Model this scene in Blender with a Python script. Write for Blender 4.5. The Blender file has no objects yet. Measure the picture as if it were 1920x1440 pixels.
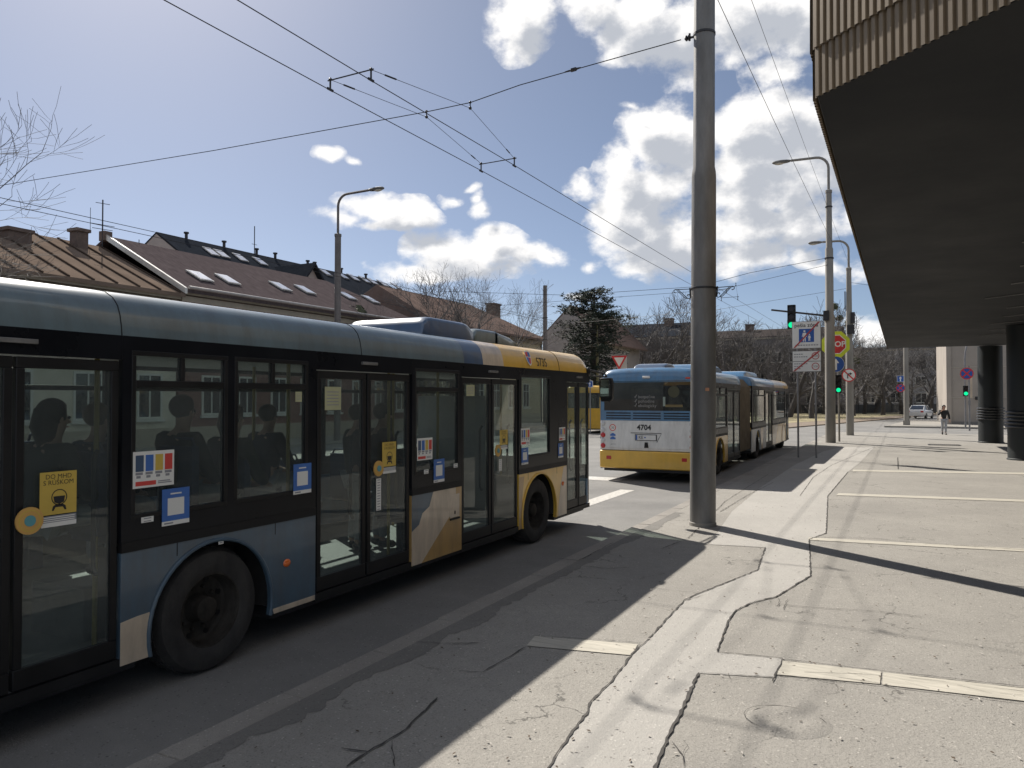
import bpy, math, random
from mathutils import Vector, Matrix, noise as mnoise
R = math.radians
S = bpy.context.scene
COL = S.collection
PI = math.pi
random.seed(7)

# ------------------------------------------------------------------ camera
F = 1423.0
YAW, EYE, VH = R(27.2), 2.16, 747.0
PIT = math.atan((VH - 720) / F)
cam = bpy.data.cameras.new("camera")
cam.sensor_width = 36
cam.lens = 36 * F / 1920
cam.clip_start = 0.05
cam.clip_end = 3000
co = bpy.data.objects.new("camera", cam)
co.location = (0, 0, EYE)
co.rotation_euler = (PI / 2 + PIT, 0, YAW)
COL.objects.link(co)
S.camera = co

SUN_EL, SUN_AZ = R(41.5), R(-55.5)          # azimuth clockwise from the street direction (+Y)
sd = bpy.data.lights.new("sun", 'SUN')
sd.energy = 5.0
sd.angle = R(0.55)
sd.color = (1.0, 0.945, 0.86)
so = bpy.data.objects.new("sun", sd)
so.rotation_euler = Vector((-math.sin(SUN_AZ) * math.cos(SUN_EL), -math.cos(SUN_AZ) * math.cos(SUN_EL), -math.sin(SUN_EL))).to_track_quat('-Z', 'Y').to_euler()
COL.objects.link(so)
S.view_settings.view_transform = 'Standard'
S.view_settings.look = 'None'
S.view_settings.gamma = 1
S.view_settings.use_curve_mapping = False
S.view_settings.exposure = 0.52
S.cycles.transparent_max_bounces = 32
S.cycles.max_bounces = 8
S.cycles.use_denoising = True


def ray(px, py):
    u, v = (px - 960) / F, -(py - 720) / F
    d = Vector((u, math.cos(PIT) - v * math.sin(PIT), math.sin(PIT) + v * math.cos(PIT)))
    c, s = math.cos(YAW), math.sin(YAW)
    return Vector((c * d.x - s * d.y, s * d.x + c * d.y, d.z))


def on(axis, val, px, py):
    """the place where the sight line of a measured photo point meets the plane axis = val"""
    d = ray(px, py)
    o = Vector((0, 0, EYE))
    return o + d * ((val - o[axis]) / d[axis])


def gz(px, py, z=0.12):
    return on(2, z, px, py)


# ------------------------------------------------------------------ world: sky and clouds
def build_world():
    w = bpy.data.worlds.new("World")
    S.world = w
    w.use_nodes = True
    w.cycles.sampling_method = "MANUAL"
    w.cycles.sample_map_resolution = 512
    nt = w.node_tree
    N, L = nt.nodes, nt.links
    N.clear()
    out = N.new('ShaderNodeOutputWorld')
    bg = N.new('ShaderNodeBackground')
    bg.inputs[1].default_value = 0.066
    sky = N.new('ShaderNodeTexSky')
    sky.sky_type = 'NISHITA'
    sky.sun_disc = False
    sky.sun_elevation = SUN_EL
    sky.sun_rotation = SUN_AZ
    sky.air_density = 0.62
    sky.dust_density = 0.6
    sky.ozone_density = 1.6

    # group: how much cloud there is in a direction (azimuth, elevation)
    g = bpy.data.node_groups.new("cloud_density", 'ShaderNodeTree')
    g.interface.new_socket("v", in_out='INPUT', socket_type='NodeSocketVector')
    g.interface.new_socket("d", in_out='OUTPUT', socket_type='NodeSocketFloat')
    gn, gl = g.nodes, g.links
    gi, go = gn.new('NodeGroupInput'), gn.new('NodeGroupOutput')
    wn = gn.new('ShaderNodeTexNoise')
    wn.inputs['Scale'].default_value = 9
    wn.inputs['Detail'].default_value = 3
    gl.new(gi.outputs[0], wn.inputs['Vector'])
    sub = gn.new('ShaderNodeVectorMath'); sub.operation = 'SUBTRACT'; sub.inputs[1].default_value = (.5, .5, .5)
    gl.new(wn.outputs['Color'], sub.inputs[0])
    scl = gn.new('ShaderNodeVectorMath'); scl.operation = 'SCALE'; scl.inputs[3].default_value = 0.07
    gl.new(sub.outputs[0], scl.inputs[0])
    add = gn.new('ShaderNodeVectorMath'); add.operation = 'ADD'
    gl.new(gi.outputs[0], add.inputs[0]); gl.new(scl.outputs[0], add.inputs[1])
    blobs = [(975, 30, 62, 48, .95), (965, 70, 22, 26, .7), (1110, 12, 70, 40, .9), (1190, 40, 90, 62, 1), (1270, 70, 80, 66, 1), (1400, 22, 120, 62, 1), (1500, 15, 90, 55, 1),
             (1225, 255, 62, 52, .95), (1265, 270, 70, 70, 1), (1170, 325, 52, 44, .9), (1215, 345, 70, 60, .95), (1155, 392, 60, 42, .9), (1200, 425, 92, 55, 1), (1270, 450, 95, 75, 1), (1240, 500, 70, 26, .75),
             (1400, 225, 82, 46, .95), (1480, 225, 90, 60, 1), (1470, 132, 62, 34, .8), (1420, 300, 110, 60, 1), (1500, 330, 80, 70, 1), (1390, 365, 90, 42, .95), (1400, 420, 95, 50, 1), (1490, 410, 80, 44, .95),
             (1395, 485, 60, 42, .9), (1497, 490, 30, 26, .75), (1540, 505, 44, 18, .7), (1560, 300, 60, 90, 1), (1090, 345, 36, 24, .8), (1075, 340, 18, 18, .7), (1110, 487, 26, 13, .72), (1420, 90, 40, 30, .55),
             (1700, 260, 200, 160, 1), (1800, 480, 200, 60, .8),
             (720, 395, 92, 30, .95), (640, 412, 62, 22, .85), (770, 392, 40, 30, .9), (690, 425, 60, 14, .7), (880, 470, 100, 46, 1), (800, 502, 95, 24, .9), (985, 482, 78, 24, .88),
             (915, 437, 50, 26, .85), (870, 510, 110, 18, .75), (1020, 488, 40, 14, .7),
             (620, 288, 28, 16, .88), (837, 357, 26, 15, .82), (893, 385, 26, 22, .82), (885, 362, 16, 14, .7), (665, 300, 18, 9, .7),
             (1640, 622, 56, 24, .95), (1090, 548, 36, 10, .7), (1180, 205, 30, 10, .6), (875, 340, 26, 9, .6),
             (-300, 560, 260, 50, .9), (-700, 430, 300, 60, .9), (2300, 330, 420, 130, 1), (2900, 480, 500, 90, 1)]
    spec = []
    for (x, y, rx, ry, amp) in blobs:
        d = ray(x, y).normalized()
        k = 1.62 / math.hypot(F, x - 960) if abs(x - 960) < 1500 else 1.62 / 1900
        spec.append((math.atan2(d.x, d.y), math.asin(d.z), rx * k, ry * k, amp))
    # cumulus added to the unseen sky right, behind and overhead to fill shadows
    for (a_, e_, ra_, re_, amp) in ((62, 38, 26, 22, 1), (95, 24, 30, 18, 1), (110, 55, 40, 20, 1), (140, 35, 30, 24, 1), (172, 22, 28, 16, 1), (-172, 48, 30, 22, 1), (-140, 30, 26, 20, 1), (-115, 14, 20, 9, 1), (20, 66, 40, 12, .9), (150, 70, 60, 14, 1), (-150, 68, 50, 12, 1)):
        spec.append((R(a_), R(e_), R(ra_), R(re_), amp))
    prev = None
    for (az, el, sx_, sy_, amp) in spec:
        mp = gn.new('ShaderNodeMapping'); mp.vector_type = 'TEXTURE'
        mp.inputs['Location'].default_value = (az, el, 0)
        mp.inputs['Scale'].default_value = (sx_, sy_, 10)
        gl.new(add.outputs[0], mp.inputs['Vector'])
        gr = gn.new('ShaderNodeTexGradient'); gr.gradient_type = 'SPHERICAL'
        gl.new(mp.outputs[0], gr.inputs['Vector'])
        mm = gn.new('ShaderNodeMath'); mm.operation = 'MULTIPLY'
        mm.inputs[1].default_value = amp
        gl.new(gr.outputs['Fac'], mm.inputs[0])
        if prev is not None:
            sm = gn.new('ShaderNodeMath'); sm.operation = 'SMOOTH_MAX'; sm.inputs[2].default_value = .12
            gl.new(mm.outputs[0], sm.inputs[0]); gl.new(prev.outputs[0], sm.inputs[1])
            mm = sm
        prev = mm
    mn = gn.new('ShaderNodeMath'); mn.operation = 'MINIMUM'; mn.inputs[1].default_value = 0.85
    gl.new(prev.outputs[0], mn.inputs[0])
    fb = gn.new('ShaderNodeTexNoise')
    fb.inputs['Scale'].default_value = 14
    fb.inputs['Detail'].default_value = 9
    fb.inputs['Roughness'].default_value = 0.6
    st = gn.new('ShaderNodeVectorMath'); st.operation = 'MULTIPLY'; st.inputs[1].default_value = (1, 1.35, 1)
    gl.new(gi.outputs[0], st.inputs[0]); gl.new(st.outputs[0], fb.inputs['Vector'])
    fm = gn.new('ShaderNodeMath'); fm.operation = 'MULTIPLY_ADD'; fm.inputs[1].default_value = 1.55; fm.inputs[2].default_value = -1.0
    gl.new(fb.outputs['Fac'], fm.inputs[0])
    tot = gn.new('ShaderNodeMath'); tot.operation = 'ADD'
    gl.new(mn.outputs[0], tot.inputs[0]); gl.new(fm.outputs[0], tot.inputs[1])
    gate = gn.new('ShaderNodeMapRange'); gate.inputs['From Min'].default_value = 0.0; gate.inputs['From Max'].default_value = .22
    gate.inputs['To Min'].default_value = -.9; gate.inputs['To Max'].default_value = 0
    gl.new(mn.outputs[0], gate.inputs['Value'])
    tg = gn.new('ShaderNodeMath'); tg.operation = 'ADD'
    gl.new(tot.outputs[0], tg.inputs[0]); gl.new(gate.outputs[0], tg.inputs[1])
    gl.new(tg.outputs[0], go.inputs[0])

    tc = N.new('ShaderNodeTexCoord')
    sp = N.new('ShaderNodeSeparateXYZ')
    L.new(tc.outputs['Generated'], sp.inputs[0])
    az = N.new('ShaderNodeMath'); az.operation = 'ARCTAN2'
    L.new(sp.outputs[0], az.inputs[0]); L.new(sp.outputs[1], az.inputs[1])
    el = N.new('ShaderNodeMath'); el.operation = 'ARCSINE'
    L.new(sp.outputs[2], el.inputs[0])
    cb = N.new('ShaderNodeCombineXYZ')
    L.new(az.outputs[0], cb.inputs[0]); L.new(el.outputs[0], cb.inputs[1])
    g1 = N.new('ShaderNodeGroup'); g1.node_tree = g
    L.new(cb.outputs[0], g1.inputs[0])
    off = N.new('ShaderNodeVectorMath'); off.operation = 'ADD'; off.inputs[1].default_value = (-0.02, 0.026, 0)
    L.new(cb.outputs[0], off.inputs[0])
    g2 = N.new('ShaderNodeGroup'); g2.node_tree = g
    L.new(off.outputs[0], g2.inputs[0])
    mask = N.new('ShaderNodeMapRange'); mask.interpolation_type = 'SMOOTHSTEP'
    mask.inputs['From Min'].default_value = -0.04; mask.inputs['From Max'].default_value = 0.36
    L.new(g1.outputs[0], mask.inputs['Value'])
    sh = N.new('ShaderNodeMapRange'); sh.interpolation_type = 'SMOOTHSTEP'   # cloud between here and the sun: shaded
    sh.inputs['From Min'].default_value = 0.10; sh.inputs['From Max'].default_value = 0.58
    L.new(g2.outputs[0], sh.inputs['Value'])
    cm = N.new('ShaderNodeMix'); cm.data_type = 'RGBA'
    cm.inputs[6].default_value = (11.6, 11.4, 11.2, 1)
    cm.inputs[7].default_value = (5.6, 5.9, 6.5, 1)
    L.new(sh.outputs[0], cm.inputs[0])
    # thin high haze makes the blue milkier
    mk = N.new('ShaderNodeMix'); mk.data_type = 'RGBA'; mk.inputs[0].default_value = 0.16
    mk.inputs[7].default_value = (4.3, 4.75, 5.3, 1)
    L.new(sky.outputs[0], mk.inputs[6])
    mx = N.new('ShaderNodeMix'); mx.data_type = 'RGBA'
    L.new(mask.outputs[0], mx.inputs[0]); L.new(mk.outputs[2], mx.inputs[6]); L.new(cm.outputs[2], mx.inputs[7])
    L.new(mx.outputs[2], bg.inputs[0])
    L.new(bg.outputs[0], out.inputs[0])


build_world()

# ------------------------------------------------------------------ materials
MATS = {}


def pm(name, col, rough=.5, metal=0., var=.12, scale=3., bump=0., bscale=60., coat=0., spec=.5, dark=None, stretch=(1, 1, 1), coord='Object', bdist=.01, dirt=0.):
    """painted / mineral / metal surface: base colour broken up by two noises, optional bump"""
    if name in MATS:
        return MATS[name]
    m = bpy.data.materials.new(name)
    m.use_nodes = True
    N, L = m.node_tree.nodes, m.node_tree.links
    b = N['Principled BSDF']
    b.inputs['Metallic'].default_value = metal
    b.inputs['Coat Weight'].default_value = coat
    b.inputs['Coat Roughness'].default_value = .06
    b.inputs['Specular IOR Level'].default_value = spec
    tc = N.new('ShaderNodeTexCoord')
    mp = N.new('ShaderNodeMapping')
    mp.inputs['Scale'].default_value = stretch
    L.new(tc.outputs[coord], mp.inputs[0])
    n1 = N.new('ShaderNodeTexNoise'); n1.inputs['Scale'].default_value = scale; n1.inputs['Detail'].default_value = 7; n1.inputs['Roughness'].default_value = .62
    L.new(mp.outputs[0], n1.inputs['Vector'])
    mr = N.new('ShaderNodeMapRange')
    mr.inputs['From Min'].default_value = .32; mr.inputs['From Max'].default_value = .68
    L.new(n1.outputs['Fac'], mr.inputs['Value'])
    mix = N.new('ShaderNodeMix'); mix.data_type = 'RGBA'
    lo = dark if dark else tuple(c * (1 - var) for c in col)
    hi = col if dark else tuple(min(1, c * (1 + var)) for c in col)
    mix.inputs[6].default_value = (*lo, 1); mix.inputs[7].default_value = (*hi, 1)
    L.new(mr.outputs[0], mix.inputs[0])
    col_out = mix.outputs[2]
    if dirt:                                                    # road grime: runs and splashes
        mq = N.new('ShaderNodeMapping'); mq.inputs['Scale'].default_value = (2.2, 2.2, .55)
        L.new(tc.outputs[coord], mq.inputs[0])
        nd = N.new('ShaderNodeTexNoise'); nd.inputs['Scale'].default_value = 2.6; nd.inputs['Detail'].default_value = 9; nd.inputs['Roughness'].default_value = .68
        L.new(mq.outputs[0], nd.inputs['Vector'])
        dr = N.new('ShaderNodeMapRange'); dr.inputs['From Min'].default_value = .42; dr.inputs['From Max'].default_value = .75
        dr.inputs['To Max'].default_value = dirt
        L.new(nd.outputs['Fac'], dr.inputs['Value'])
        dm = N.new('ShaderNodeMix'); dm.data_type = 'RGBA'; dm.inputs[7].default_value = (.075, .068, .06, 1)
        L.new(dr.outputs[0], dm.inputs[0]); L.new(col_out, dm.inputs[6])
        col_out = dm.outputs[2]
    L.new(col_out, b.inputs['Base Color'])
    r2 = N.new('ShaderNodeMapRange')
    r2.inputs['To Min'].default_value = max(.02, rough * .8); r2.inputs['To Max'].default_value = min(1, rough * 1.25)
    L.new(n1.outputs['Fac'], r2.inputs['Value']); L.new(r2.outputs[0], b.inputs['Roughness'])
    if bump:
        n2 = N.new('ShaderNodeTexNoise'); n2.inputs['Scale'].default_value = bscale; n2.inputs['Detail'].default_value = 4
        L.new(mp.outputs[0], n2.inputs['Vector'])
        bp = N.new('ShaderNodeBump'); bp.inputs['Strength'].default_value = bump; bp.inputs['Distance'].default_value = bdist
        L.new(n2.outputs['Fac'], bp.inputs['Height']); L.new(bp.outputs[0], b.inputs['Normal'])
    MATS[name] = m
    return m


def glass(name, tint, rough=.015, refl=1.0, dust=0.):
    if name in MATS:
        return MATS[name]
    m = bpy.data.materials.new(name)
    m.use_nodes = True
    N, L = m.node_tree.nodes, m.node_tree.links
    N.remove(N['Principled BSDF'])
    out = N['Material Output']
    tr = N.new('ShaderNodeBsdfTransparent'); tr.inputs[0].default_value = (*tint, 1)
    gl = N.new('ShaderNodeBsdfGlossy'); gl.inputs['Roughness'].default_value = rough
    lw = N.new('ShaderNodeLayerWeight'); lw.inputs['Blend'].default_value = .5
    pw = N.new('ShaderNodeMath'); pw.operation = 'POWER'; pw.inputs[1].default_value = 5
    L.new(lw.outputs['Facing'], pw.inputs[0])
    ma = N.new('ShaderNodeMath'); ma.operation = 'MULTIPLY_ADD'; ma.inputs[1].default_value = .9 * refl; ma.inputs[2].default_value = .03 * refl
    L.new(pw.outputs[0], ma.inputs[0])
    mx = N.new('ShaderNodeMixShader')
    base = tr.outputs[0]
    if dust:                                                    # road film on the panes, thicker in streaks
        tc = N.new('ShaderNodeTexCoord'); nz = N.new('ShaderNodeTexNoise'); nz.inputs['Scale'].default_value = 1.7; nz.inputs['Detail'].default_value = 7
        L.new(tc.outputs['Object'], nz.inputs['Vector'])
        mr = N.new('ShaderNodeMapRange'); mr.inputs['From Min'].default_value = .3; mr.inputs['From Max'].default_value = .7
        mr.inputs['To Min'].default_value = dust * .6; mr.inputs['To Max'].default_value = dust * 1.5
        L.new(nz.outputs['Fac'], mr.inputs['Value'])
        df = N.new('ShaderNodeBsdfDiffuse'); df.inputs[0].default_value = (.30, .32, .32, 1)
        md = N.new('ShaderNodeMixShader')
        L.new(mr.outputs[0], md.inputs[0]); L.new(tr.outputs[0], md.inputs[1]); L.new(df.outputs[0], md.inputs[2])
        base = md.outputs[0]
    L.new(ma.outputs[0], mx.inputs[0]); L.new(base, mx.inputs[1]); L.new(gl.outputs[0], mx.inputs[2])
    L.new(mx.outputs[0], out.inputs[0])
    MATS[name] = m
    return m


def lamp(name, col, strength):
    if name in MATS:
        return MATS[name]
    m = pm(name, col, .3)
    b = m.node_tree.nodes['Principled BSDF']
    b.inputs['Emission Color'].default_value = (*col, 1)
    b.inputs['Emission Strength'].default_value = strength
    return m


def paving(name, base, dark, speck=.5, patch=.5, wear=0., crk=0.):
    """old asphalt: stone speckle, pits, broad stains"""
    if name in MATS:
        return MATS[name]
    m = bpy.data.materials.new(name)
    m.use_nodes = True
    N, L = m.node_tree.nodes, m.node_tree.links
    b = N['Principled BSDF']
    tc = N.new('ShaderNodeTexCoord')
    def nz(s, d, r=.6):
        n = N.new('ShaderNodeTexNoise'); n.inputs['Scale'].default_value = s; n.inputs['Detail'].default_value = d; n.inputs['Roughness'].default_value = r
        L.new(tc.outputs['Object'], n.inputs['Vector'])
        return n
    def rng(src, a, c, lo=0, hi=1):
        r = N.new('ShaderNodeMapRange'); r.inputs['From Min'].default_value = a; r.inputs['From Max'].default_value = c
        r.inputs['To Min'].default_value = lo; r.inputs['To Max'].default_value = hi
        L.new(src, r.inputs['Value'])
        return r
    def mixc(fac, a, c):
        x = N.new('ShaderNodeMix'); x.data_type = 'RGBA'
        L.new(fac, x.inputs[0])
        for i, q in ((6, a), (7, c)):
            if isinstance(q, tuple):
                x.inputs[i].default_value = (*q, 1)
            else:
                L.new(q, x.inputs[i])
        return x.outputs[2]
    big = nz(.55, 6)
    mid = nz(6, 8, .7)
    c = mixc(rng(big.outputs['Fac'], .35, .65).outputs[0], dark, base)
    c2 = mixc(rng(mid.outputs['Fac'], .3, .75, 0, patch).outputs[0], c, tuple(x * .72 for x in base))
    fine = nz(95, 3, .7)
    c3 = mixc(rng(fine.outputs['Fac'], .5, .72, 0, speck).outputs[0], c2, tuple(x * .45 for x in base))
    v = N.new('ShaderNodeTexVoronoi'); v.inputs['Scale'].default_value = 34
    L.new(tc.outputs['Object'], v.inputs['Vector'])
    stone = rng(v.outputs['Distance'], .16, .28, .55, 0)
    sepc = N.new('ShaderNodeSeparateColor'); L.new(v.outputs['Color'], sepc.inputs[0])
    sel = rng(sepc.outputs[0], .62, .7)
    mu = N.new('ShaderNodeMath'); mu.operation = 'MULTIPLY'; L.new(stone.outputs[0], mu.inputs[0]); L.new(sel.outputs[0], mu.inputs[1])
    c4 = mixc(mu.outputs[0], c3, tuple(min(1, x * 1.45) for x in base))
    sel2 = rng(sepc.outputs[1], .74, .8)
    mu2 = N.new('ShaderNodeMath'); mu2.operation = 'MULTIPLY'; L.new(stone.outputs[0], mu2.inputs[0]); L.new(sel2.outputs[0], mu2.inputs[1])
    c5 = mixc(mu2.outputs[0], c4, tuple(x * .25 for x in base))
    # gum spots and pits, larger and rarer
    v2 = N.new('ShaderNodeTexVoronoi'); v2.inputs['Scale'].default_value = 13
    L.new(tc.outputs['Object'], v2.inputs['Vector'])
    sp2 = N.new('ShaderNodeSeparateColor'); L.new(v2.outputs['Color'], sp2.inputs[0])
    pit = rng(v2.outputs['Distance'], .07, .15, .7, 0)
    sl3 = rng(sp2.outputs[2], .62, .64)
    mu3 = N.new('ShaderNodeMath'); mu3.operation = 'MULTIPLY'; L.new(pit.outputs[0], mu3.inputs[0]); L.new(sl3.outputs[0], mu3.inputs[1])
    c6 = mixc(mu3.outputs[0], c5, tuple(x * .3 for x in base))
    if crk:
        wv = N.new('ShaderNodeTexVoronoi'); wv.feature = 'DISTANCE_TO_EDGE'; wv.inputs['Scale'].default_value = .75
        ws = N.new('ShaderNodeVectorMath'); ws.operation = 'SCALE'; ws.inputs[3].default_value = .7
        nn = nz(2.2, 5)
        L.new(nn.outputs['Color'], ws.inputs[0])
        wa = N.new('ShaderNodeVectorMath'); wa.operation = 'ADD'
        L.new(tc.outputs['Object'], wa.inputs[0]); L.new(ws.outputs[0], wa.inputs[1]); L.new(wa.outputs[0], wv.inputs['Vector'])
        e = rng(wv.outputs['Distance'], .002, .009, crk, 0)
        gate = rng(nz(.8, 3).outputs['Fac'], .5, .6)
        mu4 = N.new('ShaderNodeMath'); mu4.operation = 'MULTIPLY'; L.new(e.outputs[0], mu4.inputs[0]); L.new(gate.outputs[0], mu4.inputs[1])
        c6 = mixc(mu4.outputs[0], c6, tuple(x * .2 for x in base))
    L.new(c6, b.inputs['Base Color'])
    b.inputs['Roughness'].default_value = .88
    b.inputs['Specular IOR Level'].default_value = .35
    bp = N.new('ShaderNodeBump'); bp.inputs['Strength'].default_value = .55; bp.inputs['Distance'].default_value = .012
    ad = N.new('ShaderNodeMath'); ad.operation = 'MULTIPLY_ADD'; ad.inputs[1].default_value = -.35
    L.new(v.outputs['Distance'], ad.inputs[0]); L.new(fine.outputs['Fac'], ad.inputs[2])
    ad2 = N.new('ShaderNodeMath'); ad2.operation = 'MULTIPLY_ADD'; ad2.inputs[1].default_value = .9
    L.new(mid.outputs['Fac'], ad2.inputs[0]); L.new(ad.outputs[0], ad2.inputs[2])
    L.new(ad2.outputs[0], bp.inputs['Height']); L.new(bp.outputs[0], b.inputs['Normal'])
    MATS[name] = m
    return m


# ------------------------------------------------------------------ mesh builder and tagging
class MB:
    def __init__(s):
        s.v, s.f, s.m = [], [], []

    def add(s, vs, fs, mi=0):
        o = len(s.v)
        s.v += [tuple(v) for v in vs]
        s.f += [tuple(i + o for i in f) for f in fs]
        s.m += [mi] * len(fs)
        return s

    def box(s, x0, y0, z0, x1, y1, z1, mi=0):
        x0, x1 = min(x0, x1), max(x0, x1); y0, y1 = min(y0, y1), max(y0, y1); z0, z1 = min(z0, z1), max(z0, z1)
        return s.add([(x0, y0, z0), (x1, y0, z0), (x1, y1, z0), (x0, y1, z0), (x0, y0, z1), (x1, y0, z1), (x1, y1, z1), (x0, y1, z1)],
                     [(0, 3, 2, 1), (4, 5, 6, 7), (0, 1, 5, 4), (1, 2, 6, 5), (2, 3, 7, 6), (3, 0, 4, 7)], mi)

    def quad(s, a, b, c, d, mi=0):
        return s.add([a, b, c, d], [(0, 1, 2, 3)], mi)

    def prism(s, pts, ext, mi=0):
        e = Vector(ext)
        p = [Vector(q) for q in pts]
        nrm = Vector((0, 0, 0))
        for i in range(len(p)):
            nrm += p[i].cross(p[(i + 1) % len(p)])
        if nrm.dot(e) > 0:
            p = p[::-1]
        n = len(p)
        vs = p + [q + e for q in p]
        fs = [tuple(range(n)), tuple(range(2 * n - 1, n - 1, -1))] + [(i, i + n, (i + 1) % n + n, (i + 1) % n) for i in range(n)]
        return s.add(vs, fs, mi)

    def tube(s, pts, rad, n=8, mi=0, cap=True):
        p = [Vector(q) for q in pts]
        rs = rad if isinstance(rad, (list, tuple)) else [rad] * len(p)
        o = len(s.v)
        t0 = (p[1] - p[0]).normalized()
        a = t0.cross(Vector((0, 0, 1)))
        if a.length < 1e-3:
            a = Vector((1, 0, 0))
        a.normalize()
        for i, q in enumerate(p):
            t = (p[min(i + 1, len(p) - 1)] - p[max(i - 1, 0)]).normalized()
            a = (a - t * a.dot(t))
            a = a.normalized() if a.length > 1e-6 else t.orthogonal().normalized()
            b = t.cross(a)
            for k in range(n):
                an = 2 * PI * k / n
                s.v.append(tuple(q + (a * math.cos(an) + b * math.sin(an)) * rs[i]))
        for i in range(len(p) - 1):
            for k in range(n):
                k2 = (k + 1) % n
                s.f.append((o + i * n + k, o + i * n + k2, o + (i + 1) * n + k2, o + (i + 1) * n + k)); s.m.append(mi)
        if cap:
            s.f.append(tuple(o + k for k in range(n))[::-1]); s.m.append(mi)
            e = o + (len(p) - 1) * n
            s.f.append(tuple(e + k for k in range(n))); s.m.append(mi)
        return s

    def lathe(s, prof, c, axis='Z', n=24, mi=0, closed=False):
        """prof: (radius, height along axis)"""
        o = len(s.v)
        c = Vector(c)
        for (r, h) in prof:
            for k in range(n):
                a = 2 * PI * k / n
                x, y = r * math.cos(a), r * math.sin(a)
                q = {'Z': (x, y, h), 'X': (h, x, y), 'Y': (y, h, x)}[axis]
                s.v.append(tuple(c + Vector(q)))
        m = len(prof)
        for i in range(m if closed else m - 1):
            j = (i + 1) % m
            for k in range(n):
                k2 = (k + 1) % n
                s.f.append((o + i * n + k, o + i * n + k2, o + j * n + k2, o + j * n + k)); s.m.append(mi)
        return s

    def disc(s, c, r, axis=(0, -1, 0), up=(0, 0, 1), n=28, mi=0, th=.004, r2=None):
        nx = Vector(axis).normalized(); u = Vector(up); x = u.cross(nx).normalized(); u = nx.cross(x)
        c = Vector(c)
        pts = [c + x * math.cos(2 * PI * k / n) * r + u * math.sin(2 * PI * k / n) * (r2 or r) for k in range(n)]
        return s.prism(pts, nx * th, mi)

    def ring(s, c, r0, r1, axis=(0, -1, 0), up=(0, 0, 1), n=28, mi=0, th=.004):
        nx = Vector(axis).normalized(); u = Vector(up); x = u.cross(nx).normalized(); u = nx.cross(x)
        c = Vector(c)
        o = len(s.v)
        for (r, h) in ((r0, 0), (r1, 0), (r1, th), (r0, th)):
            for k in range(n):
                a = 2 * PI * k / n
                s.v.append(tuple(c + (x * math.cos(a) + u * math.sin(a)) * r + nx * h))
        for i in range(4):
            j = (i + 1) % 4
            for k in range(n):
                k2 = (k + 1) % n
                s.f.append((o + i * n + k, o + i * n + k2, o + j * n + k2, o + j * n + k)); s.m.append(mi)
        return s

    def ball(s, c, r, n=10, mi=0, sq=(1, 1, 1)):
        c = Vector(c)
        o = len(s.v)
        st = max(5, n // 2 + 1)
        s.v.append(tuple(c + Vector((0, 0, r * sq[2]))))
        for i in range(1, st):
            ph = PI * i / st
            for k in range(n):
                a = 2 * PI * k / n
                s.v.append((c.x + r * sq[0] * math.sin(ph) * math.cos(a), c.y + r * sq[1] * math.sin(ph) * math.sin(a), c.z + r * sq[2] * math.cos(ph)))
        s.v.append(tuple(c - Vector((0, 0, r * sq[2]))))
        e = len(s.v) - 1
        for k in range(n):
            k2 = (k + 1) % n
            s.f.append((o, o + 1 + k, o + 1 + k2)); s.m.append(mi)
            for i in range(st - 2):
                a, b = o + 1 + i * n, o + 1 + (i + 1) * n
                s.f.append((a + k, b + k, b + k2, a + k2)); s.m.append(mi)
            a = o + 1 + (st - 2) * n
            s.f.append((e, a + k2, a + k)); s.m.append(mi)
        return s

    def text(s, body, o, right, up, size, mi=0, th=.003, align='CENTER', bold=0.):
        r, u = Vector(right).normalized(), Vector(up).normalized()
        n = r.cross(u)
        cu = bpy.data.curves.new("t", 'FONT')
        cu.body = body; cu.size = size; cu.align_x = align; cu.align_y = 'CENTER'; cu.offset = bold; cu.resolution_u = 3
        ob = bpy.data.objects.new("t", cu)
        me = ob.to_mesh()
        o = Vector(o)
        vs = [o + r * v.co.x + u * v.co.y + n * th for v in me.vertices]
        fs = [tuple(p.vertices) for p in me.polygons]
        s.add(vs, fs, mi)
        ob.to_mesh_clear()
        bpy.data.objects.remove(ob); bpy.data.curves.remove(cu)
        return s

    def mesh(s, name, mats, smooth=35):
        me = bpy.data.meshes.new(name)
        me.from_pydata(s.v, [], s.f)
        for m in (mats if isinstance(mats, (list, tuple)) else [mats]):
            me.materials.append(m)
        me.polygons.foreach_set('material_index', s.m)
        if smooth:
            me.polygons.foreach_set('use_smooth', [True] * len(s.f))
            me.set_sharp_from_angle(angle=R(smooth))
        me.update()
        return me

    def build(s, name, mats, parent=None, smooth=35, bevel=0., label=None):
        o = bpy.data.objects.new(name, s.mesh(name, mats, smooth))
        COL.objects.link(o)
        if parent is not None:
            o.parent = parent
        if bevel:
            b = o.modifiers.new("bevel", 'BEVEL'); b.width = bevel; b.segments = 2; b.limit_method = 'ANGLE'; b.angle_limit = R(40)
        if label:
            o['label'] = label
        return o


def tag(o, label, cat, group=None):
    o['label'] = label; o['category'] = cat
    if group:
        o['group'] = group
    return o


def thing(name, label, cat, group=None):
    o = bpy.data.objects.new(name, None)
    o.empty_display_size = .2
    COL.objects.link(o)
    return tag(o, label, cat, group)


def struct(o, kind='structure'):
    o['kind'] = kind
    return o


def copy_tree(o, parent=None):
    c = o.copy()
    COL.objects.link(c)
    if parent is not None:
        c.parent = parent
    for ch in list(o.children):
        copy_tree(ch, c)
    return c


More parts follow.
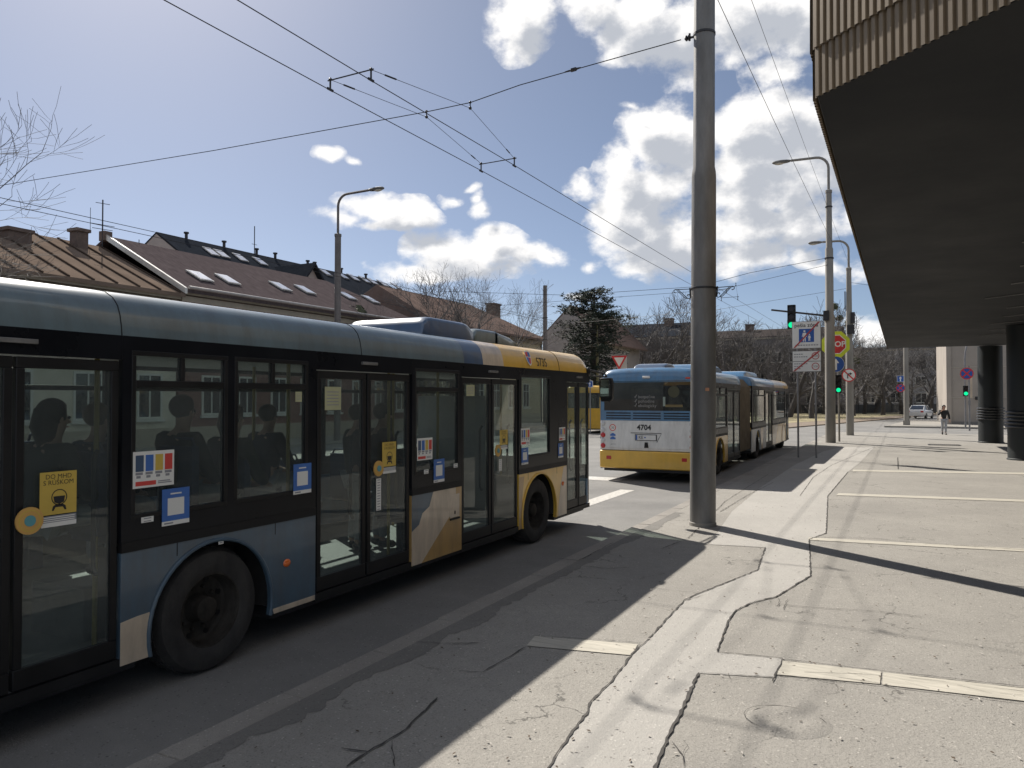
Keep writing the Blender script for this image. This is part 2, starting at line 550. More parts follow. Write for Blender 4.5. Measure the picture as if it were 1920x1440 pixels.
# common materials
BLACK = pm("black_plastic", (.012, .012, .013), .45, var=.3, spec=.3)
BAND = pm("black_glazed_panel", (.010, .011, .014), .28, var=.3, scale=1.5, spec=.18)
RUBBER = pm("rubber", (.028, .026, .025), .85, var=.35, scale=9, bump=.3, dirt=0.5)
GREYM = pm("galvanised_steel", (.19, .187, .182), .5, .35, dirt=.45, var=.3, scale=2.2, stretch=(1, 1, .25), bump=.12, bscale=35)
DARKM = pm("dark_steel", (.045, .045, .05), .5, .6, var=.3)
WHITE = pm("white_paint", (.70, .70, .69), .4, var=.06, dirt=.28)
CREAM = pm("cream_paint", (.60, .49, .37), .32, var=.07, coat=.4, dirt=0.42)
YELLOW = pm("yellow_paint", (.72, .43, .06), .3, var=.08, coat=.5, dirt=0.12)
ORANGE = pm("orange_paint", (.46, .28, .10), .32, var=.08, coat=.4, dirt=0.42)
BLUE = pm("sky_blue_paint", (.08, .20, .36), .3, var=.10, scale=1.2, coat=.5, dirt=0.5)
TEAL = pm("grey_blue_paint", (.125, .17, .19), .3, var=.10, scale=.9, coat=.6, dirt=0.5)
BLUE_SHADED = pm("sky_blue_paint_shaded", (.07, .115, .16), .34, var=.16, scale=1.6, coat=.3, dirt=0.5)  # darker copy of the livery blue, shade of the near side put into it
NAVY = pm("dark_blue_paint", (.055, .10, .18), .3, var=.10, coat=.5, dirt=0.4)
RED = pm("red_paint", (.55, .03, .03), .4, var=.08)
SBLUE = pm("signal_blue_paint", (.02, .09, .36), .4, var=.08)
SIGNW = pm("sign_white", (.74, .74, .72), .45, var=.05)
INK = pm("ink_black", (.015, .015, .018), .5, var=.1)
GLASS_BUS = glass("tinted_bus_glass", (.72, .78, .76), dust=.11)
GLASS_CLR = glass("clear_glass", (.93, .96, .94))
STKY = pm("sticker_yellow", (.60, .42, .08), .5, var=.08)
STKB = pm("sticker_blue", (.05, .15, .45), .5, var=.08)
STKR = pm("sticker_red", (.6, .06, .05), .5, var=.08)
STKW = pm("sticker_white", (.75, .74, .70), .5, var=.05)
STKO = pm("sticker_orange_ring", (.62, .36, .10), .5, var=.08)
STKG = pm("sticker_grey_text", (.25, .25, .27), .5, var=.08)

# ------------------------------------------------------------------ ground, road, pavement
ASPH = paving("road_asphalt", (.255, .248, .236), (.175, .171, .165), .45, .4)
PAVE = paving("old_pavement_asphalt", (.352, .332, .298), (.28, .264, .239), .85, .6, crk=.75)
FILL = paving("newer_smooth_asphalt", (.43, .41, .378), (.375, .358, .33), .3, .3)
KERB = paving("worn_kerb_concrete", (.36, .335, .30), (.22, .205, .19), .6, .7)
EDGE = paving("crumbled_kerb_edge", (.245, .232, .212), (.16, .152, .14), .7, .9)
DRYG = pm("dry_grass", (.36, .31, .17), .95, var=.3, scale=1.1, bump=.6, bscale=9, dark=(.20, .17, .10))
DIRT = pm("bare_dirt", (.24, .19, .145), .95, var=.3, scale=.8, bump=.5, bscale=9, dark=(.15, .115, .085))
CRACK_SHADOW = pm("open_crack_and_shadow", (.055, .05, .045), .95, var=.4, scale=20)
LINE = pm("worn_white_line", (.62, .60, .56), .7, var=.15, scale=14, dark=(.36, .34, .31))
BRICK = pm("cream_strip_paving", (.53, .495, .42), .8, var=.2, scale=6, stretch=(.5, 5, 1), dark=(.37, .345, .29), bump=.5, bscale=22)

g = MB(); g.quad((-1600, -1600, -.05), (1600, -1600, -.05), (1600, 1600, -.05), (-1600, 1600, -.05))
struct(g.build("ground", DIRT))
g = MB()
g.quad((-24, -60, 0), (-3.86, -60, 0), (-3.86, 240, 0), (-24, 240, 0))
g.quad((-3.86, 50.4, 0), (60, 50.4, 0), (60, 240, 0), (-3.86, 240, 0))
struct(g.build("road", ASPH))
g = MB(); g.box(-3.635, -40, -.05, 60, 50.35, .12)
g.prism([(-1.2, 63, -.05), (60, 61.5, -.05), (60, 80, -.05), (0.6, 80, -.05)], (0, 0, .17))
struct(g.build("sidewalk", PAVE))
g = MB(); g.box(-30, -40, -.05, -24, 240, .12)
struct(g.build("pavement_across_street", PAVE))
rnd = random.Random(3)
g = MB()
y = -12.0
while y < 50:                                                   # kerb stones, a little uneven
    l = 1.0
    dz = rnd.uniform(-.008, .003)
    g.box(-3.86 + rnd.uniform(-.008, .008), y + .004, -.05, -3.64, y + l - .004, .116 + dz)
    y += l
struct(g.build("kerb", KERB, bevel=.012))


def ribbon(mb, pts, wid, z, rng, jit=.02, step=.12, mi=0):
    p = []
    for a, b in zip(pts, pts[1:]):
        a, b = Vector(a), Vector(b)
        n = max(1, int((b - a).length / step))
        for i in range(n):
            q = a.lerp(b, i / n)
            if i:
                q += Vector((rng.uniform(-jit, jit), rng.uniform(-jit, jit), 0))
            p.append(q)
    p.append(Vector(pts[-1]))
    L_, R_ = [], []
    for i, q in enumerate(p):
        t = (p[min(i + 1, len(p) - 1)] - p[max(i - 1, 0)]); t.z = 0
        t.normalize()
        n = Vector((-t.y, t.x, 0))
        w = wid * rng.uniform(.35, 1.35) * (.35 if i in (0, len(p) - 1) else 1)
        L_.append((q.x + n.x * w / 2, q.y + n.y * w / 2, z)); R_.append((q.x - n.x * w / 2, q.y - n.y * w / 2, z))
    o = len(mb.v)
    mb.v += L_ + R_
    k = len(p)
    for i in range(k - 1):
        mb.f.append((o + i + k, o + i + 1 + k, o + i + 1, o + i)); mb.m.append(mi)


def sheet(name, polys, z, mat):
    m = MB()
    for pl in polys:
        p = [gz(*q) for q in pl]
        ar = sum(p[i].x * p[(i + 1) % len(p)].y - p[(i + 1) % len(p)].x * p[i].y for i in range(len(p)))
        if ar < 0:
            p = p[::-1]
        m.add([(q.x, q.y, z) for q in p], [tuple(range(len(p)))])
    return struct(m.build(name, mat))


LEFT = [(560, 2300), (960, 1540), (1030, 1440), (1065, 1385), (1103, 1335), (1105, 1322), (1150, 1275), (1188, 1225), (1212, 1203), (1285, 1125), (1312, 1113), (1420, 1070), (1435, 1027)]
RIGHT = [(1590, 885), (1552, 930), (1549, 1000), (1517, 1012), (1520, 1080), (1455, 1120), (1412, 1130), (1380, 1145), (1365, 1165), (1345, 1224)]
RIGHT2 = [(1310, 1263), (1280, 1330), (1245, 1400), (1228, 1440), (1190, 1540), (960, 2300)]
sheet("repair_strip", [LEFT + [(1330, 1021), (1372, 960), (1425, 915), (1490, 872), (1545, 846), (1580, 838), (1640, 838), (1612, 868)] + RIGHT + [(1468, 1236), (1455, 1271)] + RIGHT2], .1235, FILL)
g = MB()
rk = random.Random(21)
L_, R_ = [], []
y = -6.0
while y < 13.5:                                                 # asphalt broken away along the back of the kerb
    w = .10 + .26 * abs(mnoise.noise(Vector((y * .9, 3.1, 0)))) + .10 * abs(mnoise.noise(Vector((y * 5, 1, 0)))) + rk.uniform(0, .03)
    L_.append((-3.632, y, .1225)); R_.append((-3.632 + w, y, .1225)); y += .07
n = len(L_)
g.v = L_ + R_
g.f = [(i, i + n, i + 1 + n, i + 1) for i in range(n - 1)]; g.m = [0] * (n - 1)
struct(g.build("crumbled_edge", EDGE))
sheet("paving_strip", [[(1467, 1240), (1652, 1261), (1650, 1284), (1455, 1266)], [(1656, 1262), (3000, 1415), (3000, 1441), (1654, 1285)],
                       [(1003, 1194), (1196, 1209), (1185, 1230), (987, 1212)],
                       [(1517, 1008), (1640, 1015), (3000, 1086), (3000, 1092), (1640, 1020), (1515, 1013)], [(1572, 925), (3000, 976), (3000, 980), (1568, 929)],
                       [(1600, 881), (3000, 906), (3000, 909), (1598, 884)], [(1487, 879), (1533, 882), (1530, 885), (1484, 882)]], .1265, BRICK)
g = MB()
rc = random.Random(11)
for pl, w in [(LEFT, .028), (RIGHT, .026), (RIGHT2, .035), ([(1345, 1224), (1468, 1236), (1448, 1280)], .022), ([(1310, 1263), (1455, 1271)], .012), ([(1350, 1275), (1445, 1268)], .008), ([(1365, 1262), (1370, 1276)], .008),
              ([(1467, 1238), (1650, 1259), (1990, 1297)], .02), ([(1455, 1267), (1650, 1286), (1990, 1328)], .014),
              ([(1435, 1027), (1385, 1024), (1300, 1021)], .014), ([(1312, 1113), (1260, 1108), (1225, 1104)], .012), ([(1205, 1207), (1000, 1193)], .012),
              ([(1455, 1134), (1520, 1140), (1640, 1147), (1730, 1158)], .016), ([(1285, 1127), (1318, 1117)], .02),
              ([(1520, 1009), (1580, 1008), (1650, 1011), (1720, 1019), (1990, 1036)], .02), ([(1552, 930), (1990, 943)], .012), ([(1500, 930), (1525, 895), (1560, 872), (1640, 838)], .02),
              ([(1683, 858), (1684, 880)], .05), ([(1260, 1393), (1280, 1418), (1282, 1440)], .012), ([(1280, 1390), (1290, 1400), (1280, 1418)], .012),
              ([(640, 1405), (690, 1412), (760, 1370), (820, 1310)], .03), ([(650, 1440), (690, 1412)], .03), ([(735, 1390), (740, 1440)], .014),
              ([(860, 1260), (905, 1262), (985, 1215)], .016), ([(780, 1205), (830, 1208), (900, 1207)], .018), ([(1090, 1062), (1140, 1067), (1180, 1065)], .022),
              ([(1045, 1048), (1085, 1052), (1150, 1018)], .025), ([(1240, 1030), (1290, 1010), (1360, 940), (1440, 890)], .02),
              ([(1350, 960), (1400, 930), (1450, 905)], .022), 
              ([(1700, 872), (1990, 892)], .03), ([(1620, 850), (1900, 868)], .015), ([(1590, 842), (1700, 848)], .015)]:  # first ribbon here is a dark stripe painted along a shadow line
    ribbon(g, [gz(*q) for q in pl], w * .55, .1295, rc, jit=.007, step=.05)
for k in range(5):                                              # crazed patch beside the strip
    a = gz(1418 + k * 14 + rc.uniform(-6, 6), 1126 + rc.uniform(-4, 4)); b = gz(1408 + k * 14 + rc.uniform(-9, 9), 1140 + rc.uniform(-4, 8))
    ribbon(g, [a, a.lerp(b, .5) + Vector((rc.uniform(-.02, .02), 0, 0)), b], .005, .1295, rc, jit=.012, step=.04)
for k in range(11):                                             # splits in the cream strips
    x = rc.uniform(1480, 1880)
    t = 1240 + (x - 1467) * .114 + rc.uniform(4, 20)
    ribbon(g, [gz(x, t), gz(x + rc.uniform(40, 130), t + rc.uniform(3, 18))], .007, .1295, rc, jit=.006)
c0 = gz(1478, 1352)
for rr, a0, a1 in ((.23, .3, 2.9), (.27, 1.4, 4.2), (.2, 3.6, 5.9)):
    ribbon(g, [(c0.x + rr * math.cos(a0 + (a1 - a0) * i / 9), c0.y + rr * .8 * math.sin(a0 + (a1 - a0) * i / 9), 0) for i in range(10)], .007, .1295, rc, jit=.008, step=.3)
struct(g.build("pavement_crack_and_shadow", CRACK_SHADOW, smooth=0))
g = MB()                                                        # sunken spot: shallow rim of displaced asphalt round a hollow
g.lathe([(.26, .0), (.2, .011), (.15, .013), (.1, .009), (.05, .003), (.0, .002)], (c0.x, c0.y, .1205), 'Z', 26)
struct(g.build("sunken_patch", PAVE, smooth=60))
g = MB()                                                        # dry bits blown over the asphalt
for k in range(1500):
    x, y = rc.uniform(-3.4, 1.6), 2.6 + 16 * rc.random() ** 1.7
    a, l, w = rc.uniform(0, PI), rc.uniform(.006, .02), rc.uniform(.003, .009)
    dx, dy = math.cos(a), math.sin(a)
    z = .131
    g.add([(x - dx * l, y - dy * l, z), (x + dy * w, y - dx * w, z + .004), (x + dx * l, y + dy * l, z + .002), (x - dy * w, y + dx * w, z)], [(0, 1, 2, 3)], rc.randint(0, 1))
struct(g.build("leaf_litter", [pm("dead_leaf", (.08, .055, .035), .9), pm("pale_grit", (.42, .39, .35), .9)], smooth=0), 'stuff')
g = MB()
for a, b in ((12.7, 17.2), (20.6, 25.0), (28.5, 33)):
    g.quad((-5.95, a, .004), (-5.6, a, .004), (-5.6, b, .004), (-5.95, b, .004))
for a, b in ((18.9, 19.7), (26, 27)):
    g.quad((-9.5, a, .004), (-6.6, a, .004), (-6.6, b, .004), (-9.5, b, .004))
for y in range(-6, 90, 6):
    g.quad((-13.1, y, .004), (-12.95, y, .004), (-12.95, y + 3, .004), (-13.1, y + 3, .004))
struct(g.build("road_marking", LINE))
g = MB()
g.prism([(-7.5, 57, -.04), (3.6, 110, -.04), (8, 124, -.04), (8, 150, -.04), (-23.9, 150, -.04), (-23.9, 57, -.04)], (0, 0, .12))
struct(g.build("verge", DIRT))
g = MB()
g.prism([(-8.5, 68, .08), (1.4, 111, .08), (5, 125, .08), (5, 149, .08), (-23, 149, .08), (-23, 68, .08)], (0, 0, .01))
struct(g.build("dry_lawn", DRYG), 'stuff')
g = MB(); g.quad((20, 100, -.01), (160, 100, -.01), (160, 240, -.01), (20, 240, -.01))
t = MB()                                                        # drain grating
gt = thing("drain_grate", "dark rectangular drain grating set in the pale pavement before the columns", "drain grate")
t.box(-.62, -.42, -.06, .62, -.36, .012); t.box(-.62, .36, -.06, .62, .42, .012); t.box(-.62, -.36, -.06, -.56, .36, .012); t.box(.56, -.36, -.06, .62, .36, .012)
t.build("frame", DARKM, gt)
t = MB()
for k in range(15):
    t.box(-.53 + k * .075, -.358, -.05, -.505 + k * .075, .358, .006)
t.build("bars", DARKM, gt)
gt.location = (1.62, 38.2, .125)

# ------------------------------------------------------------------ buses
TRIM = pm("dark_trim", (.016, .016, .017), .5, var=.2, spec=.25)
INTER = pm("bus_interior_panel", (.34, .34, .33), .6, var=.1)
FLOORM = pm("bus_floor", (.17, .17, .17), .7, var=.15, scale=9)
SEATM = pm("seat_fabric", (.03, .045, .09), .9, var=.35, scale=30)
RAIL = pm("yellow_handrail", (.34, .25, .06), .35, var=.05)
RIMM = pm("dusty_wheel_rim", (.030, .026, .022), .8, 0, var=.45, scale=9, spec=.2, dirt=0.8)
LENS_R = pm("red_lamp_lens", (.45, .015, .02), .15, var=.1, coat=.6)
LENS_W = pm("clear_lamp_lens", (.55, .55, .56), .12, var=.1, coat=.6)
LENS_O = pm("orange_reflector", (.75, .16, .03), .2, var=.1, coat=.6)
BELLOW = pm("grey_brown_bellows", (.165, .135, .10), .8, var=.2)
Z0, Z1, ZB, ZT, ZR = .30, 1.08, 1.30, 2.50, 2.60    # skirt, panel top, glass bottom, glass top, roof edge
TH = .045


def slab(mb, s, W, yz, mi=0, out=0., th=TH):
    mb.prism([(s * (W + out), y, z) for y, z in yz], (-s * th, 0, 0), mi)


def rect(y0, y1, z0, z1):
    return [(y0, z0), (y1, z0), (y1, z1), (y0, z1)]


def make_window(root, s, W, a, b, z0=ZB, z1=ZT, hop=True, gm=None, mull=True):
    m = MB()
    w = .035
    for r in (rect(a, b, z0, z0 + w), rect(a, b, z1 - w, z1), rect(a, a + w, z0 + w, z1 - w), rect(b - w, b, z0 + w, z1 - w)):
        slab(m, s, W, r, 0, .003, .05)
    zh = 2.24
    if hop:
        slab(m, s, W, rect(a + w, b - w, zh, zh + .05), 0, .001, .045)
        if mull:
            c = (a + b) / 2
            slab(m, s, W, rect(c - .02, c + .02, zh + .05, z1 - w), 0, .001, .045)
    f = m.build("window", BLACK, root, bevel=.004)
    p = MB()
    slab(p, s, W, rect(a + w, b - w, z0 + w, z1 - w), 0, -.018, .006)
    p.build("pane", gm or GLASS_BUS, f)
    return f


def make_leaf(root, s, W, a, b, z0=.36, z1=2.42, gm=None):
    m = MB()
    w = .055
    for r in (rect(a, b, z0, z0 + .13), rect(a, b, z1 - .07, z1), rect(a, a + w, z0 + .13, z1 - .07), rect(b - w, b, z0 + .13, z1 - .07)):
        slab(m, s, W, r, 0, -.012, .045)
    d = m.build("door", BLACK, root, bevel=.006)
    p = MB(); slab(p, s, W, rect(a + w, b - w, z0 + .13, z1 - .07), 0, -.025, .006)
    p.build("pane", gm or GLASS_BUS, d)
    h = MB()
    yb = b - w - .05
    h.tube([(s * (W - .085), yb, .95), (s * (W - .12), yb, 1.0), (s * (W - .12), yb, 1.75), (s * (W - .085), yb, 1.8)], .016, 8)
    h.build("handle", DARKM, d)
    return d


def make_wheel(root, s, W, yc, r=.485, face=.05):
    m = MB()
    xo = s * (W - face)
    prof = [(.285, 0), (.30, .012), (.40, .02), (.455, .005), (r, -.05), (r, -.24), (.45, -.29), (.28, -.29)]
    m.lathe([(a, s * h) for a, h in prof], (xo, yc, r), 'X', 40)
    for k in range(40):                                          # tread blocks
        an = 2 * PI * k / 40
        y_, z_ = math.cos(an), math.sin(an)
        for hx in (-.09, -.17):
            c = Vector((xo + s * hx, yc + y_ * (r + .002), r + z_ * (r + .002)))
            t = Vector((0, -z_, y_))
            n = Vector((0, y_, z_))
            q = [c + t * .026 * i + Vector((s * .03 * j, 0, 0)) - n * .01 for i, j in ((-1, -1), (1, -1), (1, 1), (-1, 1))]
            m.prism(q, n * .014)
    wl = m.build("wheel", RUBBER, root, smooth=40)
    m = MB()
    m.lathe([(a, s * h) for a, h in [(.29, .004), (.278, .004), (.268, -.03), (.255, -.13), (.235, -.15), (.15, -.165), (.12, -.16), (.10, -.12), (.095, -.04), (.07, -.025), (.0, -.02)]], (xo, yc, r), 'X', 36)
    for k in range(10):
        an = 2 * PI * k / 10
        c = (xo - s * .165, yc + .165 * math.cos(an), r + .165 * math.sin(an))
        m.lathe([(.016, 0), (.016, s * .035), (.0, s * .04)], c, 'X', 8)
    for k in range(8):
        an = 2 * PI * (k + .5) / 8
        c = (xo - s * .15, yc + .215 * math.cos(an), r + .222 * math.sin(an))
        m.lathe([(.024, 0), (.024, s * .006), (.0, s * .007)], c, 'X', 10, 1)
    m.build("rim", [RIMM, BLACK], wl, smooth=30)
    return wl


def make_panel(root, s, W, y0, y1, mat, arch=None, ra=.6, deco=()):
    m = MB()
    p = [(y0, Z0)]
    if arch is not None:
        zc = .44
        a0 = math.asin((Z0 - zc) / ra)
        n = 26
        arc = [(arch - ra * math.cos(a0 + (PI - 2 * a0) * i / n), zc + ra * math.sin(a0 + (PI - 2 * a0) * i / n)) for i in range(n + 1)]
        arc = [(yy, min(zz, Z1 - .03)) for yy, zz in arc]
        p += arc
    p += [(y1, Z0), (y1, Z1), (y0, Z1)]
    slab(m, s, W, p, 0)
    if arch is not None:                                        # rolled lip of the arch
        m.tube([(s * (W + .004), yy, zz) for yy, zz in arc], .016, 8)
    for poly, mi in deco:
        slab(m, s, W, poly, mi, .0025, .004)
    return m.build("side_panel", [mat, WHITE, CREAM, YELLOW, ORANGE, BLUE_SHADED, NAVY], root, bevel=.004)


def make_band(root, s, W, y0, y1, wins, mat=None, trim=True):
    """glazed-black wall above the panel, pierced for the windows"""
    m = MB()
    slab(m, s, W, rect(y0, y1, Z1, Z1 + .07), 1, .006)
    slab(m, s, W, rect(y0, y1, Z1 + .07, ZB))
    slab(m, s, W, rect(y0, y1, ZT, ZR))
    edges = [y0] + [e for w in wins for e in w] + [y1]
    for i in range(0, len(edges), 2):
        if edges[i + 1] - edges[i] > .005:
            slab(m, s, W, rect(edges[i], edges[i + 1], ZB, ZT))
    return m.build("window_band", [mat or BAND, TRIM], root)


PROF = [(0.0, 2.60), (-.006, 2.66), (-.022, 2.74), (-.05, 2.81), (-.10, 2.87), (-.18, 2.915), (-.32, 2.94), (-.6, 2.955), (-1.0, 2.965)]


def prof_pt(W, z):
    for (a, za), (b, zb) in zip(PROF, PROF[1:]):
        if z <= zb:
            return W + a + (b - a) * (z - za) / (zb - za)
    return W - 1


def make_roof(root, W, y0, y1, bands, mats, rf=.34, rr=.2):
    """bands: [(y_end, material index)] from the back; curved cove on both sides, rounded at the ends"""
    ys = sorted(set([y0 + rr * (1 - math.cos(PI / 2 * i / 6)) for i in range(7)] + [y1 - rf * (1 - math.cos(PI / 2 * i / 7)) for i in range(8)] + [b[0] for b in bands if y0 + rr < b[0] < y1 - rf]
                    + [y0 + rr + (y1 - y0 - rr - rf) * i / 12 for i in range(13)]))
    m = MB()
    half = [(W + a, z) for a, z in PROF]
    prof = half + [(-x, z) for x, z in half[::-1]]
    o = 0
    for y in ys:
        k = 1.0
        if y < y0 + rr:
            t = 1 - (y - y0) / rr; k = math.sqrt(max(0, 1 - t * t))
        if y > y1 - rf:
            t = 1 - (y1 - y) / rf; k = math.sqrt(max(0, 1 - t * t))
        for x, z in prof:
            m.v.append((x * (1 - .05 * (1 - k)), y, ZR + (z - ZR) * (.04 + .96 * k)))
    n = len(prof)
    for i in range(len(ys) - 1):
        mid = (ys[i] + ys[i + 1]) / 2
        mi = next((b[1] for b in bands if mid < b[0]), bands[-1][1])
        for k in range(n - 1):
            m.f.append((i * n + k, i * n + k + 1, (i + 1) * n + k + 1, (i + 1) * n + k)); m.m.append(mi)
    m.f.append(tuple(range(n))[::-1]); m.m.append(bands[0][1])
    m.f.append(tuple((len(ys) - 1) * n + k for k in range(n))); m.m.append(bands[-1][1])
    m.f = [f[::-1] for f in m.f]
    return m.build("roof", mats, root, smooth=40)


def make_pod(root, y0, y1, hw, z1, mat, x0=0., front=.5, back=.25, z0=2.95):
    m = MB()
    ys = [y0, y0 + back * .35, y0 + back, y0 + back + .1, (y0 + y1) / 2, y1 - front - .1, y1 - front, y1 - front * .45, y1 - front * .15, y1]
    hs = [.0, .62, .93, 1, 1, 1, .95, .72, .38, .0]
    pr = [(-1, -.25), (-1, .8), (-.98, .9), (-.93, .97), (-.8, 1), (.8, 1), (.93, .97), (.98, .9), (1, .8), (1, -.25)]
    for y, h in zip(ys, hs):
        for x, z in pr:
            m.v.append((x0 + x * hw, y, z0 + (z1 - z0) * max(z, -.15) * max(h, .02)))
    n = len(pr)
    for i in range(len(ys) - 1):
        for k in range(n - 1):
            m.f.append((i * n + k, (i + 1) * n + k, (i + 1) * n + k + 1, i * n + k + 1)); m.m.append(0)
    return m.build("roof_pod", mat, root, smooth=40)


def make_front(root, W, y1, mat, bow=.14):
    xs = [-1 + 2 * i / 14 for i in range(15)]
    def row(mb, z0, z1, mi, inset=0., th=.04):
        for a, b in zip(xs, xs[1:]):
            ya, yb = y1 - bow * a ** 4 - inset, y1 - bow * b ** 4 - inset
            mb.prism([(a * (W - .01), ya, z0), (b * (W - .01), yb, z0), (b * (W - .01), yb, z1), (a * (W - .01), ya, z1)], (0, -th, 0), mi)
    m = MB(); row(m, Z0, .78, 0); row(m, .78, 1.02, 1)
    f = m.build("front_panel", [mat, BAND], root)
    m = MB(); row(m, 2.52, 2.62, 1); m.build("front_header", [mat, BAND], root)
    m = MB(); row(m, 1.02, 2.52, 0, .01, .008)
    m.build("windscreen", GLASS_CLR, f)
    for s in (-1, 1):
        h = MB(); h.ball((s * (W - .32), y1 - .03, .62), .12, 14, 0, (1, .5, .8))
        h.build("headlight", LENS_W, f)
    return f


def make_rear(root, W, y0, mats):
    m = MB()
    m.box(-W + .01, y0, Z0, W - .01, y0 + .05, 1.55, 0)
    m.box(-W + .01, y0, 2.5, W - .01, y0 + .05, 2.62, 1)
    m.box(-W + .01, y0, 1.55, -W + .15, y0 + .05, 2.5, 1); m.box(W - .15, y0, 1.55, W - .01, y0 + .05, 2.5, 1)
    r = m.build("rear_panel", mats, root, bevel=.01)
    p = MB(); p.box(-W + .15, y0 + .01, 1.55, W - .15, y0 + .018, 2.5); p.build("rear_window", GLASS_BUS, r)
    return r


def make_inside(root, W, y0, y1, podium=None, seats=(), rails=(), axles=()):
    cuts = [y0 + .1] + [e for a in axles for e in (a - .66, a + .66)] + [y1 - .18]
    m, m2 = MB(), MB()
    for i in range(len(cuts) - 1):
        w = W - .52 if i % 2 else W - .06
        m.box(-w, cuts[i], .24, w, cuts[i + 1], .34)
        w = W - .52 if i % 2 else W - TH - .002
        m2.box(-w, cuts[i], .345, w, cuts[i + 1], .365)
    m.build("chassis", DARKM, root)
    m = m2
    if podium:
        for (a, b, xa, xb, h) in podium:
            m.box(xa, a, .37, xb, b, h)
    m.build("floor", FLOORM, root)
    m = MB(); m.box(-W + TH + .002, y0 + .1, 2.51, W - TH - .002, y1 - .3, 2.53)
    m.build("ceiling", INTER, root)
    seat_me = None
    for (x, y, z) in seats:
        if seat_me is None:
            q = MB()
            q.box(-.21, -.2, .36, .21, .22, .45); q.box(-.2, -.26, .42, .2, -.19, 1.02); q.box(-.04, -.06, 0, .04, .06, .36)
            q.tube([(-.19, -.22, 1.0), (-.15, -.22, 1.08), (.15, -.22, 1.08), (.19, -.22, 1.0)], .014, 6)
            o = q.build("seat", SEATM, root, bevel=.02)
            seat_me = o
        else:
            o = seat_me.copy(); COL.objects.link(o); o.parent = root
        o.location = (x, y, z)
    for (x, y, zt) in rails:
        q = MB(); q.tube([(x, y, zt), (x, y, 2.51)], .018, 8)
        q.build("handrail", RAIL, root)


def sticker(root, s, W, y0, y1, z0, z1, kind, tilt=0.):
    """notices on the glass; each one a printed sheet"""
    m = MB()
    X = W + .0075
    def r(a, b, c, d, mi, k=1):
        yy0, yy1 = y0 + (y1 - y0) * a, y0 + (y1 - y0) * b
        zz0, zz1 = z0 + (z1 - z0) * c, z0 + (z1 - z0) * d
        slab(m, s, X + .0007 * k, rect(yy0, yy1, zz0, zz1), mi, 0, .0015 if k == 1 else .0007)
    h, w = z1 - z0, y1 - y0
    def tx(t, a, b, size, mi):
        m.text(t, (s * (X + .0013), y0 + w * a, z0 + h * b), (0, s, 0), (0, 0, 1), size, mi, .0005)
    if kind == 'mask':
        r(0, 1, .22, 1, 1)
        r(0.05, 1, .08, .20, 6); r(.05, 1, 0, .08, 0)
        tx("DO MHD", .5, .91, h * .12, 5); tx("S RÚŠKOM", .5, .80, h * .12, 5)
        c = Vector((s * (X + .0012), y0 + w * .52, z0 + h * .53))
        m.ring(c, w * .19, w * .215, (s, 0, 0), mi=5, th=.0006)
        m.prism([c + Vector((0, w * a, h * b)) for a, b in ((-.16, .02), (.16, .02), (.13, -.09), (0, -.13), (-.13, -.09))], (s * .0006, 0, 0), 5)
        m.prism([c + Vector((0, w * a, h * b)) for a, b in ((-.2, -.24), (-.17, -.16), (-.1, -.13), (.1, -.13), (.17, -.16), (.2, -.24), (.15, -.24), (.1, -.18), (-.1, -.18), (-.15, -.24))], (s * .0006, 0, 0), 5)
        for i in range(3):
            r(.1, .95, .095 + i * .035, .11 + i * .035, 0, 2)
    elif kind == 'rules':
        r(0, 1, 0, 1, 0)
        for i, mi in enumerate((7, 2, 1, 3)):
            r(.06 + i * .235, .06 + i * .235 + .19, .45, .9, mi, 2)
            r(.06 + i * .235, .06 + i * .235 + .17, .36, .43, 6, 2)
            r(.08 + i * .235, .06 + i * .235 + .12, .27, .34, 6, 2)
        r(.06, .55, .06, .18, 3, 2); r(.6, .94, .08, .11, 6, 2); r(.6, .9, .13, .16, 6, 2)
    elif kind == 'code':
        r(0, 1, .12, 1, 2); r(0, 1, 0, .12, 0)
        r(.2, .8, .27, .74, 0, 2); r(.08, .4, .04, .08, 6, 2)
        r(.3, .7, .84, .88, 0, 2)
    elif kind == 'button':
        c = Vector((s * X, (y0 + y1) / 2, (z0 + z1) / 2))
        m.disc(c, w / 2, (s, 0, 0), mi=4, th=.012)
        m.ring(c + Vector((s * .012, 0, 0)), w * .36, w * .40, (s, 0, 0), mi=1, th=.002)
        m.disc(c + Vector((s * .012, 0, 0)), w * .2, (s, 0, 0), mi=8, th=.006)
    elif kind == 'label':
        r(0, 1, 0, 1, 0)
        n = max(2, int(h / w * 3))
        for i in range(n):
            r(.2, .8, (i + .3) / n, (i + .6) / n, 6, 2)
    elif kind == 'paper':
        r(0, 1, 0, 1, 9)
        for i in range(5):
            r(.12, .85, .2 + i * .14, .24 + i * .14, 6, 2)
    return m.build({'mask': 'notice', 'rules': 'poster', 'code': 'sticker', 'button': 'door_button', 'label': 'sticker', 'paper': 'notice'}[kind],
                   [STKW, STKY, STKB, STKR, STKO, INK, STKG, NAVY, pm("button_teal", (.10, .32, .36), .4), pm("pale_yellow_paper", (.42, .42, .25), .7)], root, smooth=0)


